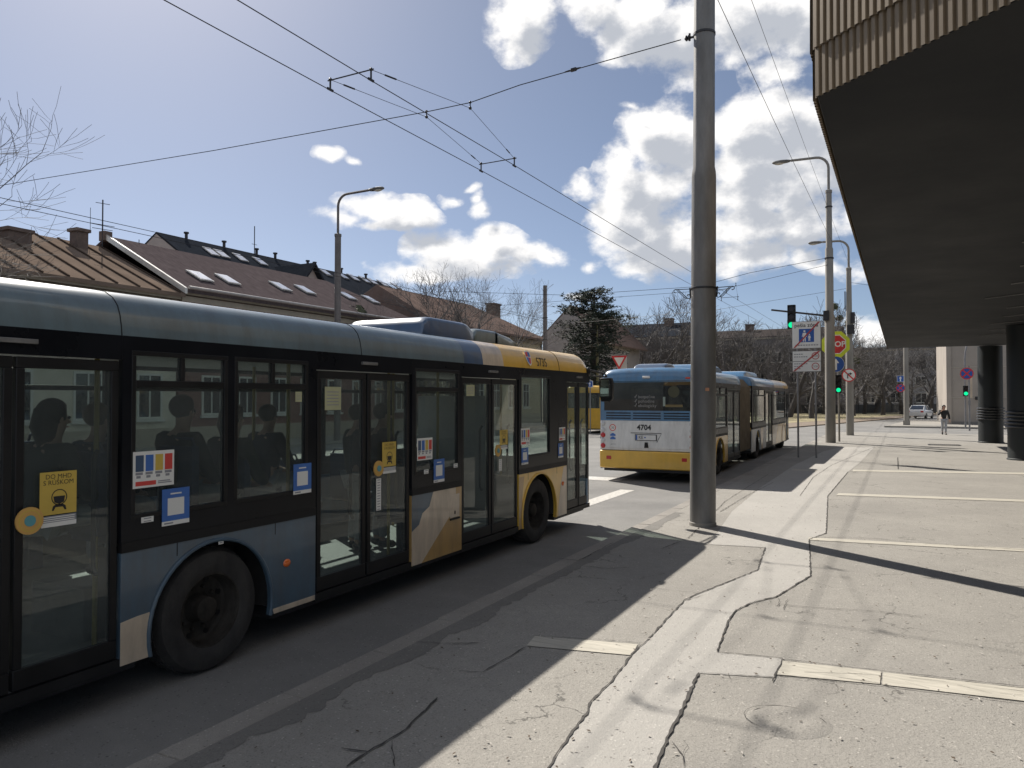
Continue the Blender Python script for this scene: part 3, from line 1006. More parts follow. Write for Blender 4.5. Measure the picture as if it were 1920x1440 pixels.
# ---- near bus
BX, BW = -6.115, 1.275
bus1 = thing("city_bus", "grey-blue and yellow city bus numbered 5735, nearest, close beside the pavement", "bus")
b1 = bus1
make_panel(b1, 1, BW, .30, 2.03, BLUE_SHADED)
make_band(b1, 1, BW, .30, 2.03, [(.45, 1.9)])
make_window(b1, 1, BW, .45, 1.9)
make_panel(b1, 1, BW, 3.47, 5.44, BLUE_SHADED, 4.29, deco=[([(3.47, .30), (3.70, .30), (3.715, .40), (3.70, .62), (3.6, .615), (3.47, .60)], 2), ([(4.92, .30), (5.43, .30), (5.43, .345), (4.90, .345)], 2)])
make_band(b1, 1, BW, 3.47, 5.44, [(3.54, 4.40), (4.47, 5.33)])
make_window(b1, 1, BW, 3.54, 4.40); make_window(b1, 1, BW, 4.47, 5.33)
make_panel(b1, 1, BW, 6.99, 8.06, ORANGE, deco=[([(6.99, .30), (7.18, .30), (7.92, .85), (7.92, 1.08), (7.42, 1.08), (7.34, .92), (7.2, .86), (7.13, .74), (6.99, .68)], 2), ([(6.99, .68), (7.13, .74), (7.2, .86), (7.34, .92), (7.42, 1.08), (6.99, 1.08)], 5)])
make_band(b1, 1, BW, 6.99, 8.06, [(7.04, 8.0)])
make_window(b1, 1, BW, 7.04, 8.0, mull=False)
make_panel(b1, 1, BW, 9.63, 11.35, YELLOW, 10.33, deco=[([(9.63, .30), (9.74, .30), (9.73, .7), (9.80, 1.04), (9.63, 1.04)], 4), ([(11.02, .30), (11.35, .30), (11.35, 1.08), (11.22, 1.06), (11.1, .75), (11.02, .45)], 2)])
make_band(b1, 1, BW, 9.63, 11.35, [(9.68, 10.72)])
make_window(b1, 1, BW, 9.68, 10.72, hop=False)
for a, b in ((2.05, 2.74), (2.76, 3.45), (5.47, 6.19), (6.22, 6.96), (8.08, 8.83), (8.86, 9.61), (11.37, 11.86), (11.89, 12.36)):
    make_leaf(b1, 1, BW, a, b)
def headers(root, spans):
    for a, b in spans:                                          # beam over each door and the sill under it
        m = MB(); slab(m, 1, BW, rect(a, b, 2.43, ZR)); m.box(BW + .001, (a + b) / 2 - .12, 2.5, BW + .03, (a + b) / 2 + .12, 2.53, 1)
        m.build("door_header", [BAND, GREYM], root, bevel=.003)
        m = MB(); slab(m, 1, BW, rect(a, b, .28, .35), 0, -.004); m.build("door_sill", TRIM, root)


headers(b1, ((2.03, 3.47), (5.44, 6.99), (8.06, 9.63), (11.35, 12.38)))
make_panel(b1, -1, BW, .30, 12.32, BLUE)
fw = [(.5, 1.95), (2.05, 3.5), (3.62, 5.1), (5.22, 6.7), (6.82, 8.3), (8.42, 9.9), (10.05, 11.9)]
make_band(b1, -1, BW, .30, 12.32, fw)
for a, b in fw:
    make_window(b1, -1, BW, a, b, mull=False, gm=GLASS_CLR)
make_roof(b1, BW, .30, 12.42, [(8.12, 0), (8.60, 1), (9.17, 2), (12.5, 3)], [TEAL, NAVY, CREAM, YELLOW])
make_pod(b1, 8.0, 9.35, .62, 3.22, NAVY, .1, .2, .15); make_pod(b1, 9.3, 10.75, .62, 3.17, TEAL, .1, .7, .12)
make_front(b1, BW, 12.44, BLUE); make_rear(b1, BW, .28, [BLUE, BLUE])
for yc in (4.29, 10.31):
    make_wheel(b1, 1, BW, yc); make_wheel(b1, -1, BW, yc)
for yc in (4.29, 10.31):
    for s in (1, -1):
        m = MB()
        m.prism([(s * (BW - .5), yc + y, z) for y, z in ((-.65, .10), (.65, .10), (.65, 1.06), (-.65, 1.06), (-.65, 1.03), (.62, 1.03), (.62, .13), (-.65, .13))], (s * .001, 0, 0))
        m.box(s * (BW - .5), yc - .655, .30, s * (BW - .48), yc + .655, 1.06); m.box(s * (BW - .48), yc - .655, 1.04, s * (BW - .05), yc + .655, 1.06)
        m.box(s * (BW - .48), yc - .655, .36, s * (BW - .05), yc - .63, 1.04); m.box(s * (BW - .48), yc + .63, .36, s * (BW - .05), yc + .655, 1.04)
        m.v = m.v[16:]; m.f = [tuple(i - 16 for i in f) for f in m.f[10:]]; m.m = m.m[10:]
        m.build("wheel_housing", RUBBER, b1)
seats = [(.8, 3.75, .75), (.8, 4.55, .75), (-.3, 3.8, .75), (.35, 4.2, .75), (.8, 5.1, .6), (-.85, 3.6, .75), (-.85, 4.4, .75), (-.85, 5.3, .5), (-.85, 7.5, .37), (.85, 7.4, .37), (.85, 7.95, .37), (-.85, 8.6, .37), (.8, 2.0, .75), (.3, 1.2, .9), (-.85, 1.6, .75), (-.85, 2.5, .75), (-.75, 11.3, .6)]
make_inside(b1, BW, .3, 12.4, [(.4, 2.0, -1.2, 1.2, .75), (3.55, 5.15, .12, .75, .75), (3.6, 5.0, -.75, -.45, .75)], seats,
            [(.95, 3.5, .37), (.95, 5.42, .37), (.95, 7.0, .37), (.95, 8.02, .37), (.95, 9.7, .37), (-.3, 6.2, .37), (-.3, 8.8, .37), (.2, 2.75, .37), (-.4, 4.6, .75), (.95, 2.0, .37)], (4.29, 10.31))
m = MB()                                                        # partition behind the driver, cab door and dashboard
m.box(-1.2, 10.75, .37, .1, 10.78, 2.2); m.box(-1.2, 11.9, .37, 1.15, 12.15, 1.15)
m.build("cab_partition", INTER, b1)
for (a, b, c, d, k) in ((3.55, 3.89, 1.52, 1.78, 'rules'), (3.79, 4.03, 1.22, 1.49, 'code'), (2.90, 3.14, 1.34, 1.69, 'mask'), (2.75, 2.92, 1.315, 1.485, 'button'), (5.14, 5.37, 1.30, 1.57, 'code'),
                        (6.44, 6.68, 1.37, 1.70, 'mask'), (6.29, 6.45, 1.36, 1.51, 'button'), (6.34, 6.42, 1.0, 1.33, 'label'), (7.08, 7.39, 1.46, 1.71, 'rules'), (7.42, 7.65, 1.18, 1.45, 'code'),
                        (8.16, 8.36, 2.19, 2.33, 'paper'), (9.04, 9.27, 1.47, 1.73, 'mask'), (8.90, 9.06, 1.38, 1.54, 'button'), (9.02, 9.1, 1.18, 1.34, 'label'), (9.68, 9.97, 1.49, 1.73, 'rules'), (9.70, 9.92, 1.21, 1.45, 'code'),
                        (11.03, 11.28, 1.49, 1.70, 'rules'), (11.0, 11.2, 1.22, 1.45, 'code'), (3.62, 3.72, 1.27, 1.31, 'label'), (7.22, 7.31, 1.30, 1.35, 'label'), (7.86, 7.95, 1.32, 1.37, 'label'), (5.55, 5.78, 2.05, 2.27, 'paper'), (4.31, 4.36, 1.0, 1.05, 'label'), (5.16, 5.24, 2.13, 2.22, 'paper')):
    sticker(b1, 1, BW, a, b, c, d, k)
for y, z in ((5.07, .71), (11.19, .8)):
    m = MB(); m.ball((BW + .004, y, z), .045, 12, 0, (.35, 1, .8)); m.build("side_reflector", LENS_O, b1)
m = MB(); slab(m, 1, BW, rect(7.78, 8.0, .72, 1.0), 0, .006, .006); slab(m, 1, BW, rect(7.78, 8.0, .695, .715), 1, .02, .02); slab(m, 1, BW, rect(7.88, 7.9, .76, .8), 1, .012, .006)
m.build("fuel_flap", [CREAM, TRIM], b1, bevel=.003)
nx = Vector((prof_pt(BW, 2.70) + .004, 0, 2.70)); up1 = Vector((prof_pt(BW, 2.78) - prof_pt(BW, 2.64), 0, .14))
m = MB(); m.text("5735", nx + Vector((0, 10.42, 0)), (0, 1, 0), up1, .19, 0, .002, bold=.0)
m.build("fleet_number", INK, b1, smooth=0)
for y in (3.46, 6.1, 11.06):                                    # joints of the cove panels
    m = MB(); m.tube([(BW + a + .001, y, z) for a, z in PROF[:8]], .0045, 6); m.build("roof_seam", TRIM, b1)
for y in (3.93, 4.93, 9.93, 10.96):
    m = MB(); slab(m, 1, BW, rect(y - .004, y + .004, .98, Z1), 0, .0012, .002); m.build("panel_seam", TRIM, b1)
c = Vector((prof_pt(BW, 2.75) + .006, 9.98, 2.75))
upn = Vector((prof_pt(BW, 2.82) - prof_pt(BW, 2.66), 0, .16)).normalized()
def epts(lst):
    return [c + Vector((0, a, 0)) + upn * b for a, b in lst]
m = MB(); nn = Vector((0, 1, 0)).cross(upn)
m.prism(epts([(-.09, .1), (.0, .12), (.09, .1), (.085, -.02), (.05, -.09), (0, -.12), (-.05, -.09), (-.085, -.02)]), nn * .002, 0)
m.prism(epts([(-.07, .085), (0, .1), (0, .02), (-.07, .02)]), nn * .0035, 1)
m.prism(epts([(0, .1), (.07, .085), (.07, .02), (0, .02)]), nn * .0035, 2)
m.prism(epts([(-.07, .01), (0, .01), (0, -.1), (-.045, -.07)]), nn * .0035, 2)
m.prism(epts([(0, .01), (.07, .01), (.045, -.07), (0, -.1)]), nn * .0035, 1)
m.build("crest", [STKW, STKR, STKB], b1, smooth=0)
m = MB()
m.tube([(BW - .02, 12.3, 2.66), (BW + .03, 12.5, 2.64), (BW + .08, 12.95, 2.60), (BW + .08, 13.0, 2.55)], .018, 8)
m.tube([(BW - .02, 12.3, 2.58), (BW + .03, 12.5, 2.55), (BW + .08, 12.95, 2.55)], .014, 8)
m.ball((BW - .01, 12.33, 2.62), .06, 10, 0, (.8, 1.2, 1.4))
ma = m.build("mirror_arm", BLACK, b1)
m = MB()
m.prism([(BW + .0 + x, 12.99 + .03 * x, z) for x, z in ((-.04, 2.53), (.17, 2.53), (.19, 2.45), (.19, 2.16), (.15, 2.10), (-.02, 2.10), (-.05, 2.2), (-.06, 2.45))], (0, .1, 0), 0)
mh = m.build("mirror", BLACK, ma, bevel=.012)
m = MB(); m.prism([(BW + x, 12.975 + .03 * x, z) for x, z in ((-.02, 2.5), (.16, 2.5), (.17, 2.2), (-.03, 2.2))], (0, .01, 0), 0)
m.build("mirror_glass", pm("mirror_glass", (.5, .52, .5), .03, 1., var=.02), mh)
bus1.location = (BX, 0, 0)

# ---- articulated bus ahead
bus2 = thing("articulated_bus", "articulated bus numbered 4704 driving ahead, white and yellow rear, blue roof", "bus")
b2 = bus2
Y2 = 18.5
for (a, b, mt, ar, dc, wn) in ((.03, 2.0, YELLOW, None, [], (.15, 1.9)), (2.0, 3.95, YELLOW, 2.86, [([(2.0, .3), (2.25, .3), (2.2, 1.08), (2.0, 1.08)], 2)], (2.1, 3.85)),
                               (8.1, 11.1, WHITE, 9.25, [([(9.9, .3), (10.3, .3), (10.5, 1.08), (9.9, 1.08)], 4)], (8.3, 10.9)), (12.75, 16.6, CREAM, 15.95, [([(13.5, .3), (16.6, .3), (16.6, 1.08), (14.2, 1.08)], 3)], (12.9, 16.4))):
    make_panel(b2, 1, BW, a, b, mt, ar, deco=dc); make_band(b2, 1, BW, a, b, [wn]); make_window(b2, 1, BW, *wn)
for a, b in ((4.0, 4.95), (5.0, 5.95), (11.15, 11.9), (11.95, 12.7), (16.65, 17.1), (17.15, 17.6)):
    make_leaf(b2, 1, BW, a, b)
headers(b2, ((3.95, 6.0), (11.1, 12.75), (16.6, 17.62)))
for a, b, wn in ((.03, 6.0, [(.6, 1.9), (2.0, 3.8), (3.95, 5.8)]), (8.1, 17.6, [(8.3, 10.2), (10.4, 12.3), (12.5, 14.4), (14.6, 17.2)])):
    make_panel(b2, -1, BW, a, b, BLUE); make_band(b2, -1, BW, a, b, wn)
    for w_ in wn:
        make_window(b2, -1, BW, *w_, gm=GLASS_CLR)
make_roof(b2, BW, 0.0, 6.05, [(9, 0)], [BLUE], .06, .26)
make_roof(b2, BW, 8.05, 17.65, [(12.6, 0), (13.3, 1), (15.9, 2), (18, 3)], [BLUE, NAVY, CREAM, YELLOW], .34, .06).location.z = 0
make_pod(b2, .55, 1.75, .42, 3.1, NAVY, -.1, .35, .3); make_pod(b2, 2.1, 5.0, .8, 3.14, BLUE, .1, .5, .4); make_pod(b2, 9.0, 12.0, .84, 3.16, BLUE, 0, .5, .4); make_pod(b2, 12.4, 13.4, .5, 3.1, WHITE, 0, .3, .3)
make_front(b2, BW, 17.7, YELLOW)
for yc in (2.86, 9.25, 15.95):
    for s in (1, -1):
        make_wheel(b2, s, BW, yc)
make_inside(b2, BW, .05, 6.0, [(.1, 2.15, -1.2, 1.2, .9)], [(.7, 1.2, .9), (-.2, 1.2, .9), (-.85, 3.7, .4)], [(.9, 3.9, .37), (.2, 1.6, .9)], (2.86,))
make_inside(b2, BW, 8.1, 17.6, None, [(.8, 9.4, .4), (-.85, 10.5, .4)], [(.9, 11.1, .37), (.9, 12.7, .37)], (9.25, 15.95))
m = MB()                                                        # bellows of the joint
nb = 18
pr = [(-BW + .06, .42), (-BW + .06, 2.55), (-BW + .3, 2.82), (-.4, 2.88), (.4, 2.88), (BW - .3, 2.82), (BW - .06, 2.55), (BW - .06, .42)]
for i in range(2 * nb + 1):
    k = 1.0 if i % 2 else .955
    y = 6.0 + 2.1 * i / (2 * nb)
    for x, z in pr:
        m.v.append((x * k, y, 1.5 + (z - 1.5) * k))
n = len(pr)
for i in range(2 * nb):
    for k in range(n):
        m.f.append((i * n + k, (i + 1) * n + k, (i + 1) * n + (k + 1) % n, i * n + (k + 1) % n)); m.m.append(0)
m.f = [f[::-1] for f in m.f]
m.build("bellows", BELLOW, b2, smooth=0)
W_ = BW
m = MB()                                                        # rear: white flap, blue surround, yellow bumper
m.box(-W_ + .01, 0, .80, W_ - .01, .06, 1.58, 0)
rear = m.build("rear_panel", [WHITE], b2, bevel=.015)
m = MB(); m.box(-W_ + .2, -.012, .86, W_ - .1, 0, 1.52); m.build("engine_flap", WHITE, rear, bevel=.008)
m = MB()
m.prism([(-W_ + .0, -.04, .33), (-W_ + .08, -.07, .33), (W_ - .08, -.07, .33), (W_, -.04, .33), (W_, .1, .33), (-W_, .1, .33)], (0, 0, .46))
bp_ = m.build("bumper", YELLOW, b2, bevel=.03)
for x in (-W_ + .27, W_ - .27):
    m = MB(); m.box(x - .065, -.078, .56, x + .065, -.066, .65); m.build("reflector", LENS_R, bp_, bevel=.004)
m = MB(); m.box(-W_ + .01, 0, 1.58, W_ - .01, .06, 1.84, 0)
for seg in ((-1.1, -.42), (-.36, .38), (.46, 1.12)):
    for k in range(3):
        z = 1.625 + k * .068
        m.box(seg[0], -.006, z, seg[1], .001, z + .03, 1)
m.build("vent_grille", [BLUE, BLACK], b2, bevel=.004)
m = MB(); m.box(-W_ + .01, 0, 2.58, W_ - .01, .06, 2.64); m.box(-W_ + .01, 0, 1.84, -W_ + .12, .06, 2.58); m.box(W_ - .06, 0, 1.84, W_ - .01, .06, 2.58)
m.build("rear_frame", BLUE, b2, bevel=.01)
m = MB(); m.box(-W_ + .12, .004, 1.84, W_ - .06, .014, 2.58, 0)
rw = m.build("rear_window", glass("dark_rear_glass", (.16, .19, .23), dust=.10), b2)
m = MB(); m.box(-W_ + .12, .016, 1.84, -.42, .022, 2.58); m.build("rear_window_blind", pm("dark_blue_blind", (.016, .020, .027), .35, var=.2), rw)
m = MB()
for i, t_ in enumerate(("bezpečne", "pohodlne", "ekologicky")):
    z = 2.20 - i * .115
    m.text(t_, (-.22, -.002, z), (1, 0, 0), (0, 0, 1), .115, 0, .002, 'LEFT')
    m.prism([(-.34, -.003, z + .01), (-.32, -.003, z + .01), (-.30, -.003, z - .03), (-.25, -.003, z + .05), (-.265, -.003, z + .06), (-.30, -.003, z), ], (0, .002, 0))
m.build("window_slogan", pm("faded_lettering", (.27, .265, .26), .6), rw, smooth=0)
m = MB(); m.ring((.72, .002, 2.33), .0, .15, mi=0, th=.003); m.box(.5, -.001, 1.94, .95, .003, 2.0, 1); m.box(.44, -.001, 1.96, .5, .003, 2.2, 2)
m.build("window_decal", [pm("faded_yellow_decal", (.055, .055, .03), .6), pm("faded_orange_decal", (.16, .12, .05), .6), pm("pale_decal", (.25, .3, .27), .6)], rw, smooth=0)
m = MB(); m.text("4704", (-.06, -.014, 1.40), (1, 0, 0), (0, 0, 1), .19, 0, .002, bold=.006); m.build("fleet_number", INK, rear, smooth=0)
m = MB(); m.box(-.30, -.028, 1.065, .28, -.012, 1.225, 2); m.box(-.28, -.03, 1.08, .26, -.028, 1.21, 0); m.box(-.275, -.032, 1.085, -.235, -.03, 1.205, 1)
m.text("KE", (-.14, -.033, 1.147), (1, 0, 0), (0, 0, 1), .11, 2, .001); m.ring((-.03, -.031, 1.147), 0, .02, mi=1, th=.002)
m.build("licence_plate", [WHITE, SBLUE, INK], rear, smooth=0)
m = MB(); m.tube([(-.42, -.014, 1.26), (.40, -.014, 1.26), (.28, -.014, 1.03)], .008, 6); m.build("plate_recess", TRIM, rear)
m = MB(); m.prism([(-.055, -.013, .88), (.06, -.013, .88), (.04, -.013, 1.02), (-.04, -.013, 1.02)], (0, -.02, 0)); m.build("handle", TRIM, rear, bevel=.006)
m = MB(); m.disc((-W_ + .36, -.0125, 1.39), .085, mi=0, th=.002); m.ring((-W_ + .36, -.0148, 1.39), .07, .09, mi=1, th=.002); m.text("30", (-W_ + .36, -.016, 1.385), (1, 0, 0), (0, 0, 1), .085, 2, .001)
m.build("speed_sticker", [STKW, STKR, INK], rear, smooth=0)
m = MB()
for z in (1.17, 1.08):
    m.box(-W_ + .29, -.015, z, -W_ + .44, -.0125, z + .045, 0); m.prism([(-W_ + .31, -.015, z + .045), (-W_ + .42, -.015, z + .045), (-W_ + .39, -.015, z + .075), (-W_ + .34, -.015, z + .075)], (0, .0025, 0), 0)
m.build("car_sticker", STKB, rear, smooth=0)
m = MB(); m.box(-W_ + .33, -.015, .952, -W_ + .45, -.0125, .958); m.prism([(-W_ + .29, -.015, .93), (-W_ + .34, -.015, .965), (-W_ + .34, -.015, .95)], (0, .0025, 0))
m.build("mark_sticker", INK, rear, smooth=0)
for s in (-1, 1):
    for z, mt in ((1.50, LENS_W), (1.33, LENS_W), (1.19, LENS_R), (1.05, LENS_W), (.91, LENS_R)):
        m = MB(); m.ball((s * (W_ - .085), -.005, z), .068, 14, 0, (1, .45, 1))
        m.build("tail_light", mt, rear)
m = MB(); m.box(-.1, -.03, 2.68, .1, .03, 2.74); m.build("camera_hood", WHITE, b2, bevel=.015)
for x in (-1.02, 1.08):
    m = MB(); m.box(x - .06, -.004, 2.655, x + .06, .1, 2.70); m.build("marker_light", LENS_R, b2, bevel=.008)
bus2.location = (-5.90, Y2 + .6, 0)

# ---- yellow bus far across
bus3 = thing("yellow_bus", "yellow bus across the street, seen in the gap between the two big buses", "bus")
make_panel(bus3, 1, BW, 0, 9.0, YELLOW, 2.2); make_band(bus3, 1, BW, 0, 9.0, [(.3, 2.1), (2.3, 4.1), (4.3, 6.1), (6.3, 8.7)])
make_panel(bus3, -1, BW, 0, 9.0, YELLOW, 2.2); make_band(bus3, -1, BW, 0, 9.0, [(.3, 2.1), (2.3, 4.1), (4.3, 6.1), (6.3, 8.7)])
for s in (1, -1):
    for a, b in ((.3, 2.1), (2.3, 4.1), (4.3, 6.1), (6.3, 8.7)):
        make_window(bus3, s, BW, a, b)
    make_wheel(bus3, s, BW, 2.2); make_wheel(bus3, s, BW, 7.2)
make_roof(bus3, BW, 0, 9.1, [(10, 0)], [YELLOW])
make_front(bus3, BW, 9.1, YELLOW); make_rear(bus3, BW, -.03, [YELLOW, YELLOW])
make_inside(bus3, BW, 0, 9, None, [(.8, 3, .4), (-.8, 5, .4)], [(.9, 4.2, .37)], (2.2, 7.2))
bus3.location = (-17.6, 44, 0)
bus3.rotation_euler.z = R(-7)

# ------------------------------------------------------------------ canopy building on the right
SHEETM = pm("brown_corrugated_sheet", (.205, .156, .102), .42, .35, var=.2, scale=1.3, stretch=(1, 1, .3), bump=.08, bscale=14)
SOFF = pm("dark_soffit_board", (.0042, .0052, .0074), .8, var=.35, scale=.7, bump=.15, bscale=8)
COLM = pm("dark_column_cladding", (.014, .018, .020), .5, var=.35, scale=1.2, stretch=(1, 1, .2))
CONC = pm("beige_concrete", (.33, .295, .26), .85, var=.12, scale=.5, bump=.12, bscale=6)
CONC2 = pm("pale_concrete_edge", (.50, .46, .39), .85, var=.1, scale=.8)
canopy = thing("canopy_building", "dark overhanging building with brown corrugated fascia and black soffit on the right", "building")
A_, B_ = Vector((-.60, 41.0, 0)), Vector((-.60, 6.5, 0))
dBC = Vector((.765, -.644, 0)).normalized()
C_ = B_ + dBC * 13
ZS = 4.6


def corrugate(mb, a, b, z0, z1, per=.068, dep=.022, out=0., flare=0.):
    d = (b - a); n = int(d.length / per); d.normalize()
    nr = Vector((d.y, -d.x, 0)) * -1
    if nr.dot(Vector((-1, -1, 0))) < 0:
        nr = -nr
    prof = [(0, 0), (.28, 0), (.42, 1), (.86, 1)]
    pts = []
    for i in range(n):
        for t, h in prof:
            pts.append(a + d * ((i + t) * per) + nr * (out + dep * h))
    o = len(mb.v)
    for q in pts:
        j = .0
        mb.v.append((q.x + nr.x * flare, q.y + nr.y * flare, z0)); mb.v.append((q.x, q.y, z1))
    for i in range(len(pts) - 1):
        mb.f.append((o + 2 * i, o + 2 * i + 2, o + 2 * i + 3, o + 2 * i + 1)); mb.m.append(0)


m = MB()
corrugate(m, A_, B_, ZS - .03, ZS + .38); corrugate(m, B_, C_, ZS - .03, ZS + .38)
corrugate(m, A_, B_, ZS + .36, ZS + 2.6, out=.004, flare=.016); corrugate(m, B_, C_, ZS + .36, ZS + 2.6, out=.004, flare=.016)
m.prism([(q.x, q.y, ZS + .01) for q in (A_ + Vector((.01, -.01, 0)), B_ + Vector((.01, .01, 0)), C_ + Vector((0, .02, 0)), Vector((24, C_.y + .02, 0)), Vector((24, 40.99, 0)))], (0, 0, 2.55), 1)
m.build("fascia", [SHEETM, DARKM], canopy, smooth=20)
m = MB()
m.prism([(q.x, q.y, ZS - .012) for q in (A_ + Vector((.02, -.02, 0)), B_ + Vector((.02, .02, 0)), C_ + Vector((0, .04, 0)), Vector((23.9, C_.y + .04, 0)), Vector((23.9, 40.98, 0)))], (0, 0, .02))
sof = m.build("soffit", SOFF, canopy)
rs = random.Random(5)
for k in range(9):                                              # metal cover strips under the soffit
    yy = 14 + k * 2.5
    a = Vector((1.6 + k * .16 + rs.uniform(-.3, .3), yy, ZS - .03)); l = rs.uniform(.9, 1.7)
    m = MB(); b = a + dBC * l
    m.tube([a, b], .012, 6); m.build("cover_strip", GREYM, sof)
cols = []
for yy in (41.2, 30.2, 19.2, 8.4):
    x = 3.62 if yy > 20 else 3.7
    m = MB()
    m.lathe([(.53, .10), (.53, .16), (.5, .18), (.5, ZS - .03)], (x, yy, 0), 'Z', 36)
    c = m.build("column", COLM, canopy, smooth=40)
    m = MB()
    for i in range(5):
        m.lathe([(.50, -.035), (.555, -.035), (.57, 0), (.555, .035), (.50, .035)], (x, yy, 1.22 + i * .12), 'Z', 36, 0)
    m.build("ring_guard", pm("black_rubber_ring", (.03, .032, .036), .28, var=.2), c, smooth=30)
m = MB(); m.box(11, 6, .1, 23.8, 40.9, ZS - .02); m.build("wall", CONC2, canopy)  # plain wall out of view, added for its effect on the light

cb = thing("concrete_building", "plain beige concrete block standing beyond the dark columns", "building")
m = MB(); m.box(3.45, 69, 0, 34, 88, 14); m.box(3.12, 68.85, 0, 3.45, 88, 14.2, 0)
for k in range(4):
    m.box(3.46, 68.96, 2.2 + k * 2.4, 34, 69.0, 2.23 + k * 2.4, 1)
m.box(3.46, 68.9, 0, 34, 69, .35, 2)
m.build("wall", [CONC, CONC2, pm("grey_plinth", (.2, .19, .18), .8)], cb, smooth=0)
m = MB(); m.box(5.05, 68.9, 2.05, 5.3, 68.99, 2.3); m.build("vent", DARKM, cb)
m = MB()
for k in range(5):
    m.box(9 + k * 4.5, 68.93, 4.2, 11 + k * 4.5, 68.99, 6.2)
m.build("window", pm("dark_window_glass", (.03, .035, .04), .08, var=.2), cb)

# ------------------------------------------------------------------ poles and lamps
CONCP = pm("weathered_pole", (.26, .245, .22), .7, .15, var=.22, scale=1.4, stretch=(1, 1, .25), bump=.15, bscale=30)
OLIVE = pm("olive_lamp_paint", (.30, .27, .13), .5, .1, var=.18)
BROWNP = pm("brown_grey_pole", (.15, .135, .13), .6, .2, var=.2)
LAMPG = pm("lamp_bowl", (.55, .52, .45), .2, var=.05)


def scroll(mb, s, z, r):
    x0 = s * r
    mb.tube([(x0, 0, z), (s * (r + .27), 0, z + .006)], .007, 6)
    mb.tube([(s * (r + .01), 0, z - .15), (s * (r + .02), 0, z + .02)], .014, 6)
    mb.tube([(s * (r + .21), 0, z - .005), (s * (r + .06), 0, z - .15), (s * (r + .03), 0, z - .16), (s * (r + .012), 0, z - .145), (s * (r + .012), 0, z - .11), (s * (r + .03), 0, z - .09), (s * (r + .05), 0, z - .085), (s * (r + .06), 0, z - .1), (s * (r + .05), 0, z - .112)], .0075, 6)
    mb.tube([(s * (r + .24), 0, z - .005), (s * (r + .1), 0, z - .145), (s * (r + .06), 0, z - .15)], .0065, 6)
    mb.tube([(s * (r + .25), 0, z + .006), (s * (r + .285), 0, z - .005), (s * (r + .285), 0, z - .035), (s * (r + .26), 0, z - .05), (s * (r + .245), 0, z - .04)], .008, 6)


pole = thing("steel_pole", "thick grey stepped steel pole on the pavement, nearest to the camera", "pole")
m = MB()
m.lathe([(.204, 0), (.2, 1.8), (.193, 5.62), (.188, 5.7), (.172, 5.78), (.165, 9.3), (.12, 9.34), (0, 9.36)], (0, 0, 0), 'Z', 48)
m.lathe([(.206, 3.80), (.208, 3.805), (.208, 3.825), (.206, 3.83)], (0, 0, 0), 'Z', 40, 1)
m.lathe([(.170, 7.93), (.178, 7.935), (.178, 7.97), (.170, 7.975)], (0, 0, 0), 'Z', 40, 1)
pb = m.build("shaft", [GREYM, DARKM], pole, smooth=40)
for s in (-1, 1):
    m = MB(); scroll(m, s, 3.82, .2); m.build("scroll_bracket", DARKM, pb)
m = MB(); m.tube([(-.17, 0, 7.95), (-.24, 0, 7.95)], .02, 8); m.lathe([(.02, 0), (.045, .02), (.045, .04), (.02, .05), (.045, .06), (.045, .08), (.02, .1)], (-.32, 0, 7.95), 'X', 12)
m.tube([(-.24, 0, 7.9), (-.24, 0, 8.02)], .018, 8); m.build("insulator", DARKM, pb)
m = MB(); m.box(.08, -.203, 2.16, .14, -.188, 2.21); m.build("tag_plate", pm("faded_orange_tag", (.45, .22, .12), .5), pb)
m = MB()
m.lathe([(.215, 0), (.212, .05), (.204, .06)], (0, 0, 0), 'Z', 40)
m.build("base_collar", CONCP, pole)
pole.location = (-2.87, 12.3, .12)
pole.rotation_euler.y = R(.45)


def lamp_post(name, label, base, radii, ztop, zarm, arm, head=.8, mat=None, group=None, side=-1, steps=()):
    p = thing(name, label, "street lamp", group)
    m = MB()
    m.lathe(radii + [(0, ztop)], (0, 0, 0), 'Z', 24)
    sh = m.build("shaft", mat or CONCP, p, smooth=40)
    m = MB()
    rr = .55
    pts = [(0, 0, ztop - .1), (0, 0, zarm - rr)] + [(side * rr * (1 - math.cos(PI / 2 * i / 6)), 0, zarm - rr + rr * math.sin(PI / 2 * i / 6)) for i in range(1, 7)] + [(side * (arm - head), 0, zarm + .02)]
    m.tube(pts, .06, 10)
    m.lathe([(radii[-1][0] + .02, ztop - .12), (radii[-1][0] + .02, ztop), (.05, ztop + .04)], (0, 0, 0), 'Z', 16)
    ar = m.build("arm", mat or CONCP, p)
    m = MB()
    x0 = side * (arm - head)
    xs = [0, .06, .2, .5, .8, .95, 1]
    ws = [.05, .1, .14, .17, .15, .1, .03]
    o = 0
    for t, w in zip(xs, ws):
        for k in range(10):
            a = 2 * PI * k / 10
            m.v.append((x0 + side * head * t, w * math.cos(a), zarm + .02 + .55 * w * math.sin(a)))
    for i in range(6):
        for k in range(10):
            m.f.append((i * 10 + k, i * 10 + (k + 1) % 10, (i + 1) * 10 + (k + 1) % 10, (i + 1) * 10 + k)); m.m.append(0)
    m.f.append(tuple(range(10))); m.m.append(0)
    hd = m.build("lamp_head", GREYM, ar)
    m = MB(); m.ball((x0 + side * head * .62, 0, zarm - .035), .15, 12, 0, (1.6, .85, .5)); m.build("lamp_bowl", LAMPG, hd)
    p.location = base
    return p


